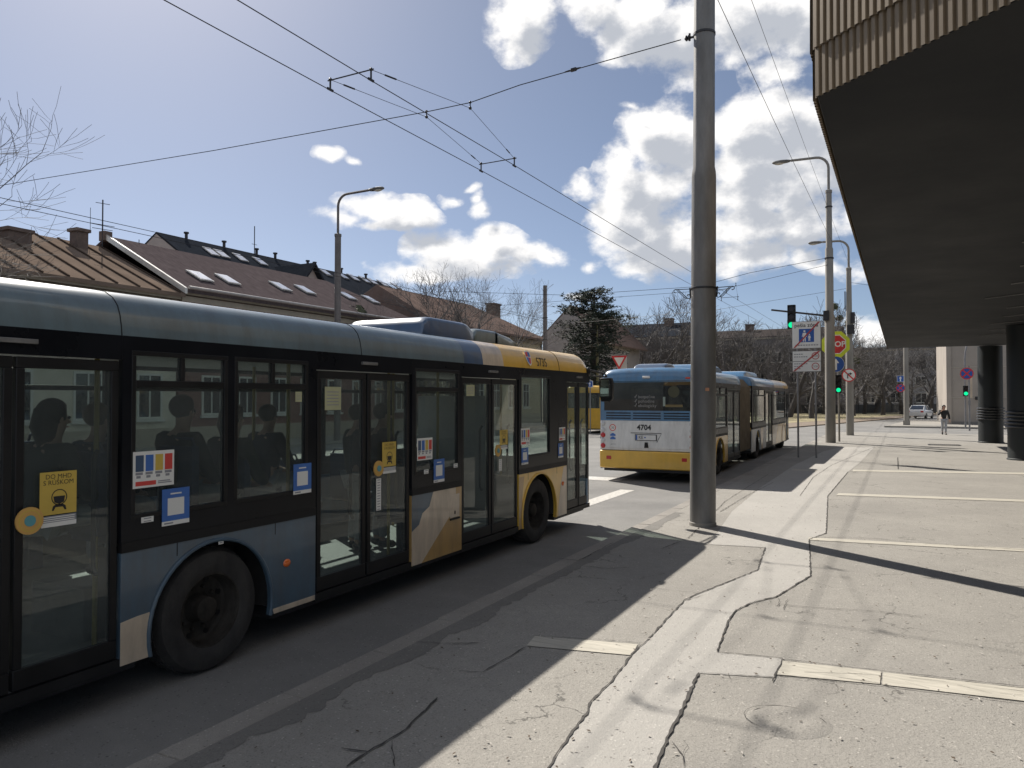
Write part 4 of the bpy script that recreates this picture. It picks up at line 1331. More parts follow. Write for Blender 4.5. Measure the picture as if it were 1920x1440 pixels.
gl_ = "street lamps along the right pavement"
lp1 = lamp_post("street_lamp", "tallest street lamp on a stepped concrete pole between the zone sign and the stop sign", (-2.95, 37.9, .12),
                [(.225, 0), (.215, 5.85), (.18, 5.95), (.175, 8.95), (.14, 9.05), (.13, 11.7)], 11.7, 13.3, 2.5, .85, group=gl_)
m = MB(); m.lathe([(.18, 8.5), (.2, 8.5), (.2, 8.56), (.18, 8.56)], (0, 0, 0), 'Z', 20); m.lathe([(.14, 10.9), (.16, 10.9), (.16, 10.95), (.14, 10.95)], (0, 0, 0), 'Z', 20); m.build("clamp_band", DARKM, lp1)
lp2 = lamp_post("street_lamp", "shorter street lamp farther along the kerb, carrying the no right turn sign", (-2.58, 46.0, .12),
                [(.20, 0), (.195, 4.9), (.16, 5.0), (.15, 6.9), (.13, 9.3)], 9.3, 10.85, 2.1, .75, group=gl_)
m = MB(); m.box(-.1, -.3, 5.6, .28, -.1, 6.1); m.box(.1, -.25, 6.2, .3, 0, 6.8); m.tube([(.25, -.1, 6.8), (.38, -.1, 6.5), (.36, -.1, 5.9), (.25, -.1, 5.6)], .015, 5); m.tube([(-.2, 0, 7.0), (-.2, 0, 8.0)], .03, 6)
m.build("cable_box", DARKM, lp2)
q = on(0, -24.4, 633, 600)
lamp_post("street_lamp", "brown street lamp rising above the near bus roof from the far pavement", (q.x, q.y, .12), [(.16, 0), (.155, 6), (.15, 10)], 10.05, 11.95, 2.75, .9, BROWNP, side=1)
q = on(0, -24.5, 1120, 690)
lamp_post("street_lamp", "olive yellow street lamp bending left in front of the dark pine", (q.x, q.y, .12), [(.14, 0), (.12, 7)], 7.0, 9.15, 1.75, .6, OLIVE, side=-1)
q = on(0, -24.3, 1022, 600)
tp = thing("trolley_pole", "plain grey steel pole without lamp, beyond the near bus front", "pole")
m = MB(); m.lathe([(.2, 0), (.19, 6.3), (.165, 6.35), (.15, 10.7), (0, 10.72)], (0, 0, 0), 'Z', 20); m.build("shaft", BROWNP, tp)
m = MB()
for z in (6.5, 8.2):
    m.lathe([(.16, z), (.2, z), (.2, z + .06), (.16, z + .06)], (0, 0, 0), 'Z', 14)
m.build("clamp_band", DARKM, tp)
tp.location = (q.x, q.y, .12)
q = on(0, .29, 1700, 700)
fp = thing("concrete_pole", "pale concrete pole on the kerb corner in front of the white car", "pole")
m = MB(); m.lathe([(.2, 0), (.175, 4.5), (.16, 10.4), (0, 10.42)], (0, 0, 0), 'Z', 20); m.box(-.24, -.2, 0, .24, .2, .35); m.build("shaft", CONCP, fp)
fp.location = (.29, 65.5, .12)

# ------------------------------------------------------------------ signs and signals
GREEN = lamp("green_light", (.0, .62, .25), 1.0)
OFFL = pm("unlit_lens", (.02, .012, .01), .2)
POSTM = pm("sign_post_steel", (.24, .24, .25), .45, .5, var=.15)
FLUO = pm("fluorescent_yellow", (.62, .72, .04), .5, var=.05)


def disc_sign(mb, c, r, border, face, bmi, fmi, y=-.003):
    c = Vector(c)
    mb.disc(c, r, mi=bmi, th=.006)
    mb.disc(c + Vector((0, -.006, 0)), r - border, mi=fmi, th=.003)


def ngon(c, r, n, a0, y):
    return [(c[0] + r * math.cos(a0 + 2 * PI * k / n), y, c[2] + r * math.sin(a0 + 2 * PI * k / n)) for k in range(n)]


zs = thing("zone_sign", "white end of pedestrian zone board with red diagonal stroke on two thin posts", "road sign")
for x in (-.29, .29):
    m = MB(); m.tube([(x, .03, 0), (x, .03, 4.66)], .033, 12); m.build("post", POSTM, zs)
m = MB(); m.box(-.47, -.015, 3.76, .47, 0, 4.70, 1); m.box(-.455, -.02, 3.775, .455, -.015, 4.685, 0)
m.box(-.24, -.024, 3.98, .25, -.02, 4.44, 2)
def fig(cx, z0, h):
    m.disc((cx, -.0245, z0 + h * .9), h * .085, mi=0, th=.002)
    m.prism([(cx + a * h, -.0245, z0 + b * h) for a, b in ((-.13, .76), (.13, .76), (.2, .42), (.14, .4), (.1, .6), (.11, .0), (.03, .0), (0, .36), (-.05, .0), (-.13, .0), (-.1, .6), (-.16, .4), (-.21, .42))], (0, -.002, 0), 0)
fig(-.06, 4.0, .40); fig(.1, 4.02, .24)
m.text("pešia zóna", (0, -.021, 4.56), (1, 0, 0), (0, 0, 1), .185, 3, .002, bold=.002)
m.prism([(-.42, -.028, 3.79), (-.36, -.028, 3.79), (.44, -.028, 4.66), (.38, -.028, 4.67)], (0, -.002, 0), 4)
for k in range(9):
    m.box(-.36 + k * .085, -.023, 3.86, -.30 + k * .085, -.02, 3.895, 5)
m.build("zone_plate", [SIGNW, GREYM, SBLUE, INK, pm("faded_sign_red", (.42, .05, .05), .5), STKG], zs, smooth=0)
m = MB(); m.box(-.46, -.015, 2.96, .47, 0, 3.68, 3); m.box(-.45, -.02, 2.97, .46, -.015, 3.67, 0); m.box(-.45, -.023, 3.31, .46, -.02, 3.325, 3)
for z, n in ((3.55, 4), (3.46, 6), (3.22, 6), (3.13, 4), (3.05, 3)):
    for k in range(n):
        m.box(-.40 + k * .075, -.023, z, -.345 + k * .075, -.02, z + .03, 5)
for z in (3.50, 3.14):
    m.ring((.29, -.02, z), .10, .125, mi=4, th=.004); m.text("3,5t", (.29, -.021, z), (1, 0, 0), (0, 0, 1), .1, 3, .002)
m.prism([(-.44, -.028, 2.98), (-.37, -.028, 2.98), (.45, -.028, 3.66), (.37, -.028, 3.66)], (0, -.002, 0), 4)
m.build("supplementary_plate", [SIGNW, GREYM, SBLUE, INK, pm("faded_sign_red", (.42, .05, .05), .5), STKG], zs, smooth=0)
zs.location = (-2.92, 27.9, .12)


def signal_head(parent, x, y, z, n, lit, w=.3, hood=True, mats=None):
    m = MB(); h = n * w * 1.05
    m.box(x - w / 2, y - .1, z - h / 2, x + w / 2, y + .1, z + h / 2)
    hd = m.build("signal_head", BLACK, parent, bevel=.02)
    for i in range(n):
        zc = z + h / 2 - (i + .5) * h / n
        m = MB(); m.disc((x, y - .1, zc), w * .36, mi=0, th=.02)
        m.build("lens", GREEN if i == lit else OFFL, hd)
        m = MB()
        nn_ = 12
        for k in range(nn_):
            a, b = PI * (-.05 + 1.1 * k / nn_), PI * (-.05 + 1.1 * (k + 1) / nn_)
            r = w * .42
            m.quad((x + r * math.cos(a), y - .1, zc + r * math.sin(a)), (x + r * math.cos(b), y - .1, zc + r * math.sin(b)), (x + r * math.cos(b), y - .26, zc + r * math.sin(b)), (x + r * math.cos(a), y - .26, zc + r * math.sin(a)))
        m.build("visor", BLACK, hd)
    return hd


tl = thing("traffic_light", "traffic light showing green on a long arm above the zone sign", "traffic light")
m = MB(); m.tube([(.0, -.2, 0), (-2.55, -.2, .42)], .045, 10); m.box(-.25, -.32, -.2, .0, -.08, .25); m.tube([(-.22, -.2, .2), (-.22, .25, .2)], .03, 6); m.build("arm", DARKM, tl)
signal_head(tl, -1.62, -.36, .02, 3, 2, .36)
tl.location = (-2.95, 37.9, 5.95)
st = thing("stop_sign", "octagonal stop sign on fluorescent yellow board, half hidden behind the tallest lamp pole", "road sign")
m = MB(); m.tube([(.0, .04, 0), (.0, .04, 5.25)], .045, 12); m.build("post", CONCP, st)
m = MB(); m.prism(ngon((-.12, 0, 4.6), .66, 8, PI / 8, -.01), (0, -.008, 0), 0); m.prism(ngon((-.12, 0, 4.6), .49, 8, PI / 8, -.018), (0, -.004, 0), 1); m.prism(ngon((-.12, 0, 4.6), .45, 8, PI / 8, -.022), (0, -.003, 0), 2)
m.text("STOP", (-.12, -.026, 4.6), (1, 0, 0), (0, 0, 1), .36, 1, .002, bold=.01)
m.build("stop_plate", [FLUO, SIGNW, RED], st, smooth=0)
m = MB(); disc_sign(m, (-.12, -.01, 3.66), .38, .015, 0, 0, 1)
m.prism([(-.12 + a, -.021, 3.66 + b) for a, b in ((-.05, -.27), (.05, -.27), (.05, .05), (.15, .05), (0, .27), (-.15, .05), (-.05, .05))], (0, -.002, 0), 0)
m.build("direction_plate", [SIGNW, SBLUE], st, smooth=0)
signal_head(st, .0, -.08, 2.72, 3, 2, .27)
st.location = (-2.66, 39.0, .12)
nr = thing("no_right_turn_sign", "round no right turn sign with red rim fixed to the shorter lamp pole", "road sign")
m = MB(); disc_sign(m, (0, 0, 0), .36, .055, 0, 0, 1)
m.tube([(-.06, -.012, -.18), (-.06, -.012, .03), (-.03, -.012, .07), (.06, -.012, .08)], .026, 6, 2); m.prism([(.05, -.012, .16), (.17, -.012, .08), (.05, -.012, .0)], (0, -.004, 0), 2)
m.prism([(-.24, -.014, .19), (-.19, -.014, .24), (.24, -.014, -.19), (.19, -.014, -.24)], (0, -.004, 0), 0)
m.build("plate", [RED, SIGNW, INK], nr, smooth=0)
m = MB(); m.tube([(-.21, .2, .1), (-.21, .02, .1), (.21, .02, .1), (.21, .2, .1)], .015, 6); m.build("clamp", POSTM, nr)
nr.location = (-2.60, 45.73, 3.44)


def no_stop(p, c, r):
    m = MB(); disc_sign(m, c, r, r * .16, 0, 0, 1); c = Vector(c)
    for s in (1, -1):
        d = Vector((s * .62, 0, .62)) * r; w = Vector((-.05 * s, 0, .05)) * r * 1.5
        b = c + Vector((0, -.010, 0))
        m.prism([b - d - w, b - d + w, b + d + w, b + d - w], (0, -.003 - .001 * s, 0), 0)
    m.build("plate", [RED, SBLUE], p, smooth=0)


ns = thing("no_stopping_sign", "blue and red no stopping sign on its own post before the concrete block", "road sign")
m = MB(); m.tube([(0, .04, 0), (0, .04, 4.1)], .05, 10); m.box(-.07, -.05, 1.6, .07, .0, 1.9); m.build("post", POSTM, ns)
no_stop(ns, (-.12, -.02, 3.6), .37); ns.location = (3.75, 55.5, .12)
ns2 = thing("no_stopping_sign", "blue and red no stopping disc on the left of the pale concrete pole", "road sign")
no_stop(ns2, (0, 0, 0), .31)
m = MB(); m.tube([(.0, .03, 0), (.36, .05, 0)], .02, 6); m.build("clamp", POSTM, ns2)
ns2.location = (-.1, 65.35, 2.95)
ow = thing("one_way_sign", "small square blue one way sign above the disc on the pale concrete pole", "road sign")
m = MB(); m.box(-.24, -.01, -.24, .24, 0, .24, 0); m.box(-.22, -.014, -.22, .22, -.01, .22, 1)
m.prism([(a * .8, -.015, b * .8) for a, b in ((-.05, -.22), (.05, -.22), (.05, .04), (.13, .04), (0, .22), (-.13, .04), (-.05, .04))], (0, -.002, 0), 0)
m.build("plate", [SIGNW, SBLUE], ow, smooth=0)
m = MB(); m.tube([(.0, .02, 0), (.36, .05, 0)], .02, 6); m.build("clamp", POSTM, ow)
ow.location = (-.1, 65.35, 3.66)
ps = thing("pedestrian_signal", "pedestrian signal showing green on a thin bent pole by the concrete block", "traffic light")
m = MB(); m.tube([(0, 0, 0), (0, 0, 4.6), (.03, 0, 5.2), (.14, 0, 5.7), (.35, 0, 6.1)], .055, 10); m.build("post", POSTM, ps)
signal_head(ps, .03, -.18, 2.55, 2, 1, .34)
m = MB(); m.box(.28, -.1, 2.1, .42, .1, 3.9); m.build("side_board", CREAM, ps)
ps.location = (3.85, 60.5, .12)
q = on(1, 47, 1161, 676)
yd = thing("yield_sign", "inverted triangular give way sign on a pale board above the bus ahead", "road sign")
m = MB(); m.tube([(0, .04, 0), (0, .04, q.z + .4)], .04, 10); m.build("post", POSTM, yd)
m = MB(); m.box(-.12, .0, q.z - .52, .52, .012, q.z + .25, 2)
for r, mi, y in ((.62, 0, -.008), (.40, 1, -.011)):
    m.prism([(r * math.sin(a), y, q.z + r * math.cos(a)) for a in (PI, PI - 2 * PI / 3, PI + 2 * PI / 3)], (0, -.003, 0), mi)
m.build("plate", [RED, SIGNW, pm("pale_grey_board", (.45, .45, .43), .6)], yd, smooth=0)
yd.location = (q.x, q.y, 0)
q = on(1, 43, 1106, 720)
bs = thing("blue_sign", "tiny dark blue square sign above the yellow bus roof", "road sign")
m = MB(); m.tube([(0, .04, 0), (0, .04, q.z + .3)], .04, 8); m.build("post", POSTM, bs)
m = MB(); m.box(-.2, -.01, q.z - .2, .2, .0, q.z + .2, 0); m.box(-.17, -.012, q.z - .17, .17, -.01, q.z + .17, 1); m.prism([(-.02, -.014, q.z - .12), (.03, -.014, q.z - .12), (.03, -.014, q.z + .0), (.09, -.014, q.z + .0), (.0, -.014, q.z + .12), (-.09, -.014, q.z + .0), (-.02, -.014, q.z + .0)], (0, -.002, 0), 0)
m.build("plate", [SIGNW, SBLUE], bs, smooth=0)
bs.location = (q.x, q.y, 0)

# ------------------------------------------------------------------ overhead wires
WIREM = pm("wire_metal", (.03, .03, .033), .5, .5, var=.1)


def wire(pts, r, label, n=6, sag=0., grp="overhead trolleybus wires", name="contact_wire"):
    p = [Vector(q) for q in pts]
    if len(p) == 2 and sag:
        a, b = p
        p = [a.lerp(b, i / 14) - Vector((0, 0, sag * 4 * (i / 14) * (1 - i / 14))) for i in range(15)]
    m = MB(); m.tube(p, r, n)
    o = m.build(name, WIREM)
    return tag(o, label, "wire", grp)


ZW = 7.15
for x, lb in ((-8.19, "left of the two contact wires running over the near bus"), (-7.37, "right of the two contact wires running over the near bus")):
    wire([(x, -8, ZW)] + [(x + .0, y, ZW + .02 * math.sin(y)) for y in (2, 9.5, 14.4, 25, 37.9, 60, 90)], .0075, lb)
for x, lb in ((-19.9, "upper of the two contact wires over the far lane above the brown roof"), (-20.5, "lower of the two contact wires over the far lane above the brown roof")):
    wire([(x, -8, ZW), (x, 12.25, ZW), (x, 37.9, ZW), (x, 90, ZW)], .009, lb)
wire([(-3.19, 12.3, 8.07), (-6.13, 12.25, 7.86), (-7.18, 12.25, 7.725), (-8.16, 12.25, 7.72), (-14, 12.25, 7.84), (-22.41, 12.25, 8.12), (-24.4, 12.25, 8.2)], .008, "span wire reaching left from the thick steel pole over the near bus", name="span_wire")
wire([(-3.0, 37.9, 8.68), (-6.5, 37.9, 8.25), (-9, 37.9, 7.75), (-16, 37.9, 7.75), (-24.3, 37.9, 8.5)], .011, "upper span wire from the tallest street lamp across the street", name="span_wire")
wire([(-3.0, 37.7, 8.32), (-7.8, 37.7, 7.5), (-20, 37.7, 7.4), (-24.3, 37.9, 8.1)], .009, "lower span wire from the tallest street lamp across the street", name="span_wire")
wire([(-2.75, -12, 9.25), (-2.8, 37.8, 9.35)], .0065, "dark feeder wire passing right of the thick pole to the tallest lamp", sag=.25, name="feeder_wire")
wire([(-2.2, -12, 9.5), (-2.45, 46, 9.3)], .0045, "thin feeder wire next to the corrugated fascia", sag=.2, name="feeder_wire")
wire([(-2.5, 46, 8.6), (9, 50, 6.9)], .009, "wire slanting from the shorter street lamp to behind the soffit", sag=.1, name="feeder_wire")
wire([(-2.5, 46, 8.3), (-10, 47, 7.6), (-24.5, 60, 8.6)], .009, "span wire from the shorter street lamp across the junction", name="span_wire")
wire([(-24.4, 28.9, 7.4), (-24.3, 48, 7.2)], .009, "wire along the far facades behind the near bus roof", sag=.2, name="feeder_wire")
opp = bpy.data.objects.new("trolley_pole", None); COL.objects.link(opp)
tag(opp, "grey steel pole on the far pavement holding the end of the long span wire", "pole")
m = MB(); m.lathe([(.2, 0), (.19, 6.3), (.165, 6.35), (.15, 9), (0, 9.02)], (0, 0, 0), 'Z', 20); m.build("shaft", BROWNP, opp)
opp.location = (-24.55, 12.25, .12)


def delta(y0, y1, ys, zs, lab):
    d = thing("wire_suspension", lab, "wire fitting", "delta suspensions of the contact wires")
    for y in (y0, y1):
        m = MB(); m.tube([(-8.24, y, ZW + .16), (-7.32, y, ZW + .17)], .011, 8); m.build("spreader_bar", DARKM, d)
    for x in (-8.19, -7.37):
        for y in (y0, y1):
            m = MB(); m.tube([(x, y, ZW), (x, y, ZW + .2)], .015, 8); m.lathe([(.016, 0), (.028, .01), (.028, .035), (.016, .045)], (x, y, ZW + .15), 'Z', 10); m.box(x - .012, y - .07, ZW - .01, x + .012, y + .07, ZW + .025)
            m.build("clamp", DARKM, d)
        hx = x + .03 if x < -8 else x + .19
        hz = zs - .1
        m = MB(); m.tube([(x, y0, ZW + .17), (hx, ys, hz), (x, y1, ZW + .17)], .0045, 6)
        m.tube([(x + (hx - x) * .12, y0 + (ys - y0) * .12, ZW + .17 + (hz - ZW - .17) * .12), (x + (hx - x) * .22, y0 + (ys - y0) * .22, ZW + .17 + (hz - ZW - .17) * .22)], .014, 6)
        m.tube([(x + (hx - x) * .12, y1 + (ys - y1) * .12, ZW + .17 + (hz - ZW - .17) * .12), (x + (hx - x) * .2, y1 + (ys - y1) * .2, ZW + .17 + (hz - ZW - .17) * .2)], .012, 6)
        m.build("hanger_wire", WIREM, d)
        m = MB(); m.tube([(hx, ys, zs + .02), (hx, ys, hz)], .012, 6); m.ball((hx, ys, hz), .032, 8); m.ball((hx, ys, zs + .01), .026, 8); m.build("pulley", DARKM, d)
    return d


delta(9.5, 14.45, 12.25, 7.72, "wire suspension with two spreader bars above the near bus")
delta(36.6, 39.4, 37.9, 7.78, "small distant wire suspension seen right of the thick steel pole")
m = MB(); p0, p1 = Vector((-4.95, 12.26, 7.945)), Vector((-5.25, 12.26, 7.924)); m.tube([p0, p0.lerp(p1, .25), p0.lerp(p1, .3), p0.lerp(p1, .6), p0.lerp(p1, .65), p1], [.012, .02, .035, .035, .018, .012], 8)
tag(m.build("wire_insulator", DARKM), "dark insulator knot on the span wire left of the thick steel pole", "insulator")

# ------------------------------------------------------------------ buildings across the street
ROOFBR = pm("brown_sheet_roof", (.18, .138, .11), .85, .0, spec=0., var=.18, scale=.7, bump=.1, bscale=5)
ROOFRD = pm("dark_red_roof_tiles", (.095, .078, .08), .8, spec=0., var=.2, scale=2, bump=.4, bscale=7, stretch=(1, 3, 1))
ROOFDK = pm("dark_slate_roof", (.030, .034, .042), .9, spec=0., var=.15, scale=1.5, bump=.3, bscale=6)
ROOFTL = pm("salmon_tile_roof", (.17, .125, .108), .8, spec=0., var=.2, scale=1.5, bump=.5, bscale=6, stretch=(1, 3, 1))
WALLR = pm("dark_red_brick_wall", (.17, .085, .07), .85, var=.2, scale=2.5)
WALLY = pm("yellow_beige_render", (.42, .37, .26), .9, var=.12, scale=.8)
WALLG = pm("grey_render", (.36, .33, .32), .9, var=.1, scale=.6)
WALLD = pm("grey_brown_render", (.19, .175, .172), .9, var=.12, scale=.5)
WALLO = pm("ochre_old_render", (.52, .48, .40), .9, var=.15, scale=.9)
STONE = pm("cornice_stone", (.34, .30, .24), .85, var=.12)
WGL = pm("house_window_glass", (.02, .024, .03), .06, var=.2, spec=.8)
SKYG = pm("skylight_glass", (.75, .76, .78), .28, .9, var=.05)
CHIM = pm("chimney_brick", (.13, .095, .08), .9, var=.25, scale=5)
FRW = pm("window_frame_white", (.55, .54, .5), .6, var=.05)


def facade_windows(root, xf, ys, zs, w, h, label=None):
    """casements on the street face (facing +X): frame proud of the wall, glass inside it"""
    first = None
    for z in zs:
        for y in ys:
            if first is None:
                m = MB()
                t = .09
                m.box(0, -w / 2, 0, .06, w / 2, t, 0); m.box(0, -w / 2, h - t, .06, w / 2, h, 0); m.box(0, -w / 2, t, .06, -w / 2 + t, h - t, 0); m.box(0, w / 2 - t, t, .06, w / 2, h - t, 0)
                m.box(.0, -.03, t, .05, .03, h - t, 0); m.box(0, -w / 2 + t, h * .66, .05, -.03, h * .66 + .06, 0); m.box(0, .03, h * .66, .05, w / 2 - t, h * .66 + .06, 0)
                m.box(.005, -w / 2 + t, t, .02, w / 2 - t, h - t, 1); m.box(0, -w / 2 - .08, -.12, .14, w / 2 + .08, -.01, 0)
                first = m.build("window", [FRW, WGL], root, smooth=0)
                o = first
            else:
                o = first.copy(); COL.objects.link(o); o.parent = root
            o.location = (xf, y, z)


def roof_mesh(xf, xr, xb, y0, y1, ze, zr, hip0=0., hip1=0., over=.45, th=.16, seams=0., lip=True):
    m = MB()
    dz = over * (zr - ze) / abs(xr - xf)
    F0, F1 = (xf + over, y0 - .1, ze - dz), (xf + over, y1 + .1, ze - dz)
    B0, B1 = (xb - over, y0 - .1, ze - dz), (xb - over, y1 + .1, ze - dz)
    R0, R1 = (xr, y0 + hip0, zr), (xr, y1 - hip1, zr)
    up = Vector((0, 0, -th))
    m.prism([F0, F1, R1, R0], up); m.prism([B1, B0, R0, R1], up)
    if hip0: m.prism([B0, F0, R0], up)
    if hip1: m.prism([F1, B1, R1], up)
    if seams:
        n = int((y1 - y0) / seams)
        for k in range(n + 1):
            y = y0 + k * seams
            a, b = Vector((xf + over, y, ze - dz + .0)), Vector((xr, y, zr))
            if hip1 and y > y1 - hip1:
                b = a.lerp(b, (y1 - y) / hip1)
            if hip0 and y < y0 + hip0:
                b = a.lerp(b, (y - y0) / hip0)
            if (b - a).length > .3:
                nrm = Vector(((zr - ze), 0, (xf - xr))).normalized()
                m.prism([a + Vector((0, -.035, 0)), a + Vector((0, .035, 0)), b + Vector((0, .035, 0)), b + Vector((0, -.035, 0))], nrm * .06, 1)
    return m


def on_slope(xf, xr, ze, zr, px, py):
    """where a measured photo point lies on a street-facing roof slope"""
    d = ray(px, py); k = (zr - ze) / (xr - xf)
    t = (EYE - ze - k * (0 - xf)) / (k * d.x - d.z)
    return Vector((0, 0, EYE)) + d * t


def skylights(roof, pts, xf, xr, ze, zr, w=.8, l=1.15):
    k = (zr - ze) / (xr - xf)
    u = Vector((-1, 0, -k)).normalized() if xr < xf else Vector((1, 0, k)).normalized()
    n = Vector((-k, 0, 1)).normalized()
    for px, py in pts:
        c = on_slope(xf, xr, ze, zr, px, py) + n * .03
        v = Vector((0, 1, 0))
        m = MB()
        P = lambda a, b, h=0: c + u * a + v * b + n * h
        m.prism([P(-l / 2, -w / 2), P(l / 2, -w / 2), P(l / 2, w / 2), P(-l / 2, w / 2)], n * .07, 0)
        m.prism([P(-l / 2 + .07, -w / 2 + .07, .072), P(l / 2 - .07, -w / 2 + .07, .072), P(l / 2 - .07, w / 2 - .07, .072), P(-l / 2 + .07, w / 2 - .07, .072)], n * .012, 1)
        m.build("skylight", [pm("skylight_frame", (.3, .3, .3), .5), SKYG], roof, smooth=0)


def chimney(roof, c, sx, sy, h, mat=CHIM):
    m = MB()
    m.box(c[0] - sx / 2, c[1] - sy / 2, c[2] - .8, c[0] + sx / 2, c[1] + sy / 2, c[2] + h)
    m.box(c[0] - sx / 2 - .08, c[1] - sy / 2 - .08, c[2] + h, c[0] + sx / 2 + .08, c[1] + sy / 2 + .08, c[2] + h + .14)
    m.build("chimney", mat, roof, smooth=0)


def house_body(root, xf, xb, y0, y1, ze, mat, cornice=True, plinth=True, gable=None):
    m = MB()
    m.box(xb, y0, 0, xf, y1, ze)
    if gable:
        xr, zr = gable
        for y in (y0, y1 - .02):
            m.prism([(xf, y, ze), (xr, y, zr), (xb, y, ze)], (0, .02, 0))
    if cornice:
        m.box(xf, y0, ze - .75, xf + .16, y1, ze - .5, 1); m.box(xf, y0, ze - .45, xf + .30, y1, ze - .22, 1)
    if plinth:
        m.box(xf, y0, 0, xf + .08, y1, .9, 1)
    return m.build("wall", [mat, STONE], root, smooth=0)


ha = thing("old_house", "old low house with brown standing seam roof and two chimneys at the far left", "house")
house_body(ha, -28, -38, -6, 22.6, 6.9, WALLO)
ra = roof_mesh(-28, -33, -38, -6, 22.6, 6.9, 9.2, seams=.98).build("roof", [ROOFBR, pm("roof_seam", (.075, .057, .046), .9, spec=0.)], ha, smooth=0)
facade_windows(ha, -28, [y * 2.7 - 3 for y in range(10)], [1.3, 4.2], 1.2, 1.9)
for px, py, sx, sy, h in ((148, 462, .55, .5, .62), (30, 450, .6, .9, .3)):
    chimney(ra, on_slope(-28, -33, 6.9, 9.2, px, py), sx, sy, h)
q = on(0, -33, 192, 455)
m = MB(); m.tube([(-33, q.y, 9.1), (-33, q.y, 11.4)], .03, 6)
for z, l in ((10.0, .5), (10.2, .6), (11.2, .35)):
    m.tube([(-33, q.y - l, z), (-33, q.y + l, z + .05)], .015, 5)
m.tube([(-33, q.y - .6, 9.8), (-33, q.y - .6, 10.9)], .012, 5); m.tube([(-33, q.y + 1.9, 9.1), (-33, q.y + 1.9, 9.9)], .02, 5)
m.build("aerial", DARKM, ra)
hb = thing("red_house", "long dark red house with a row of bright skylights above the near bus", "house")
house_body(hb, -28, -38, 22.75, 41.5, 7.15, WALLR)
rb = roof_mesh(-28, -33, -38, 22.75, 41.5, 7.15, 9.75, hip1=3.5).build("roof", [ROOFRD, ROOFRD], hb, smooth=0)
m = MB()
m.prism([(-27.5, 22.62, 6.95), (-33, 22.62, 9.85), (-33, 22.62, 9.6), (-27.5, 22.62, 6.7)], (0, .13, 0)); m.box(-33.25, 22.55, 9.5, -32.85, 22.95, 9.95, 1)
m.build("verge_flashing", [pm("bright_flashing", (.62, .6, .56), .35, .3), CHIM], rb, smooth=0)
m = MB(); m.tube([(-27.45, 22.8, 6.98), (-27.45, 41.4, 6.98)], .07, 8); m.tube([(-27.6, 40.5, 6.9), (-27.85, 40.5, 6.3), (-27.85, 40.5, 0)], .05, 8); m.build("gutter", pm("zinc_gutter", (.4, .38, .36), .4, .5), rb)
skylights(rb, [(374, 520), (426, 526), (525, 539), (571, 545), (650, 556), (694, 563)], -28, -33, 7.15, 9.75)
facade_windows(hb, -28, [24.5 + k * 2.1 for k in range(8)], [1.4, 4.3], 1.1, 1.8)
m = MB()
for k in range(40):
    m.box(-27.99, 23 + k * .46, 6.05, -27.85, 23.23 + k * .46, 6.4)
m.build("brick_frieze", WALLR, hb, smooth=0)
hc = thing("dark_roof_building", "big building with dark slate roof and small gable behind the dark red house", "building")
ye, zr_ = 38.5, 14.75
house_body(hc, -43.5, -57, ye, 69.5, 10.5, WALLG, gable=(-50, zr_ - .15))
rcm = roof_mesh(-43.5, -50, -57, ye, 69.5, 10.5, zr_, hip1=2.5)
rc_ = rcm.build("roof", [ROOFDK], hc, smooth=0)
skylights(rc_, [(395, 473), (415, 477), (450, 484), (487, 491), (610, 512), (642, 518), (662, 521), (683, 525), (697, 528), (717, 532), (742, 537)], -43.5, -50, 10.5, zr_, .85, 1.3)
for px in (349, 420, 481, 516, 577, 590, 640, 686):
    q = on(0, -50, px, 480)
    m = MB(); m.lathe([(.12, zr_ - .2), (.12, zr_ + .35), (.2, zr_ + .38), (.2, zr_ + .5), (0, zr_ + .52)], (-50, q.y, 0), 'Z', 10); m.build("vent_pipe", DARKM, rc_)
q = on(0, -50, 477, 480)
m = MB(); m.tube([(-50, q.y, zr_), (-50, q.y, zr_ + 2.4)], .04, 6); m.tube([(-50, q.y - .3, zr_ + .8), (-50, q.y + .3, zr_ + .8)], .02, 5); m.build("mast", DARKM, rc_)
q = on(0, -44.5, 573, 505)                                      # gable dormer
m = MB()
yy = q.y
m.prism([(-43.9, yy - 2.0, 10.9), (-43.9, yy + 2.0, 10.9), (-43.9, yy, 13.2)], (-4, 0, 0), 0)
m.prism([(-43.4, yy - 2.5, 10.5), (-43.4, yy, 13.5), (-43.4, yy, 13.25), (-43.4, yy - 2.5, 10.25)], (-5.2, 0, 0), 1); m.prism([(-43.4, yy + 2.5, 10.5), (-43.4, yy, 13.5), (-43.4, yy, 13.25), (-43.4, yy + 2.5, 10.25)], (-5.2, 0, 0), 1)
m.box(-43.88, yy - .35, 11.2, -43.8, yy + .35, 12.0, 2)
m.build("gable", [WALLG, ROOFDK, WGL], hc, smooth=0)
hd_ = thing("low_house", "low yellow beige house with salmon tiled hip roof and ornate cornice", "house")
house_body(hd_, -28, -37, 42.5, 60, 7.6, WALLY)
rd = roof_mesh(-28, -32.5, -37, 42.5, 60, 7.6, 10.1, hip1=4.6, hip0=.1, over=.6).build("roof", [ROOFTL], hd_, smooth=0)
chimney(rd, on_slope(-28, -32.5, 7.6, 10.1, 1000 - 75, 583), .8, 1.2, .5, CHIM)
facade_windows(hd_, -28, [44 + k * 2.6 for k in range(6)], [1.4], 1.2, 2.0)
for k in range(7):
    y = 43.4 + k * 2.45
    m = MB(); m.lathe([(.62, .0), (.62, .14), (.5, .16), (.5, .0)], (-28, y, 5.3), 'X', 24, 0); m.build("window_hood", STONE, hd_, smooth=0)
m = MB(); m.box(-28, 42.5, 6.78, -27.93, 60, 7.12)
for k in range(44):
    m.box(-27.93, 42.6 + k * .395, 6.85, -27.75, 42.78 + k * .395, 7.1)
m.build("dentil_cornice", STONE, hd_, smooth=0)
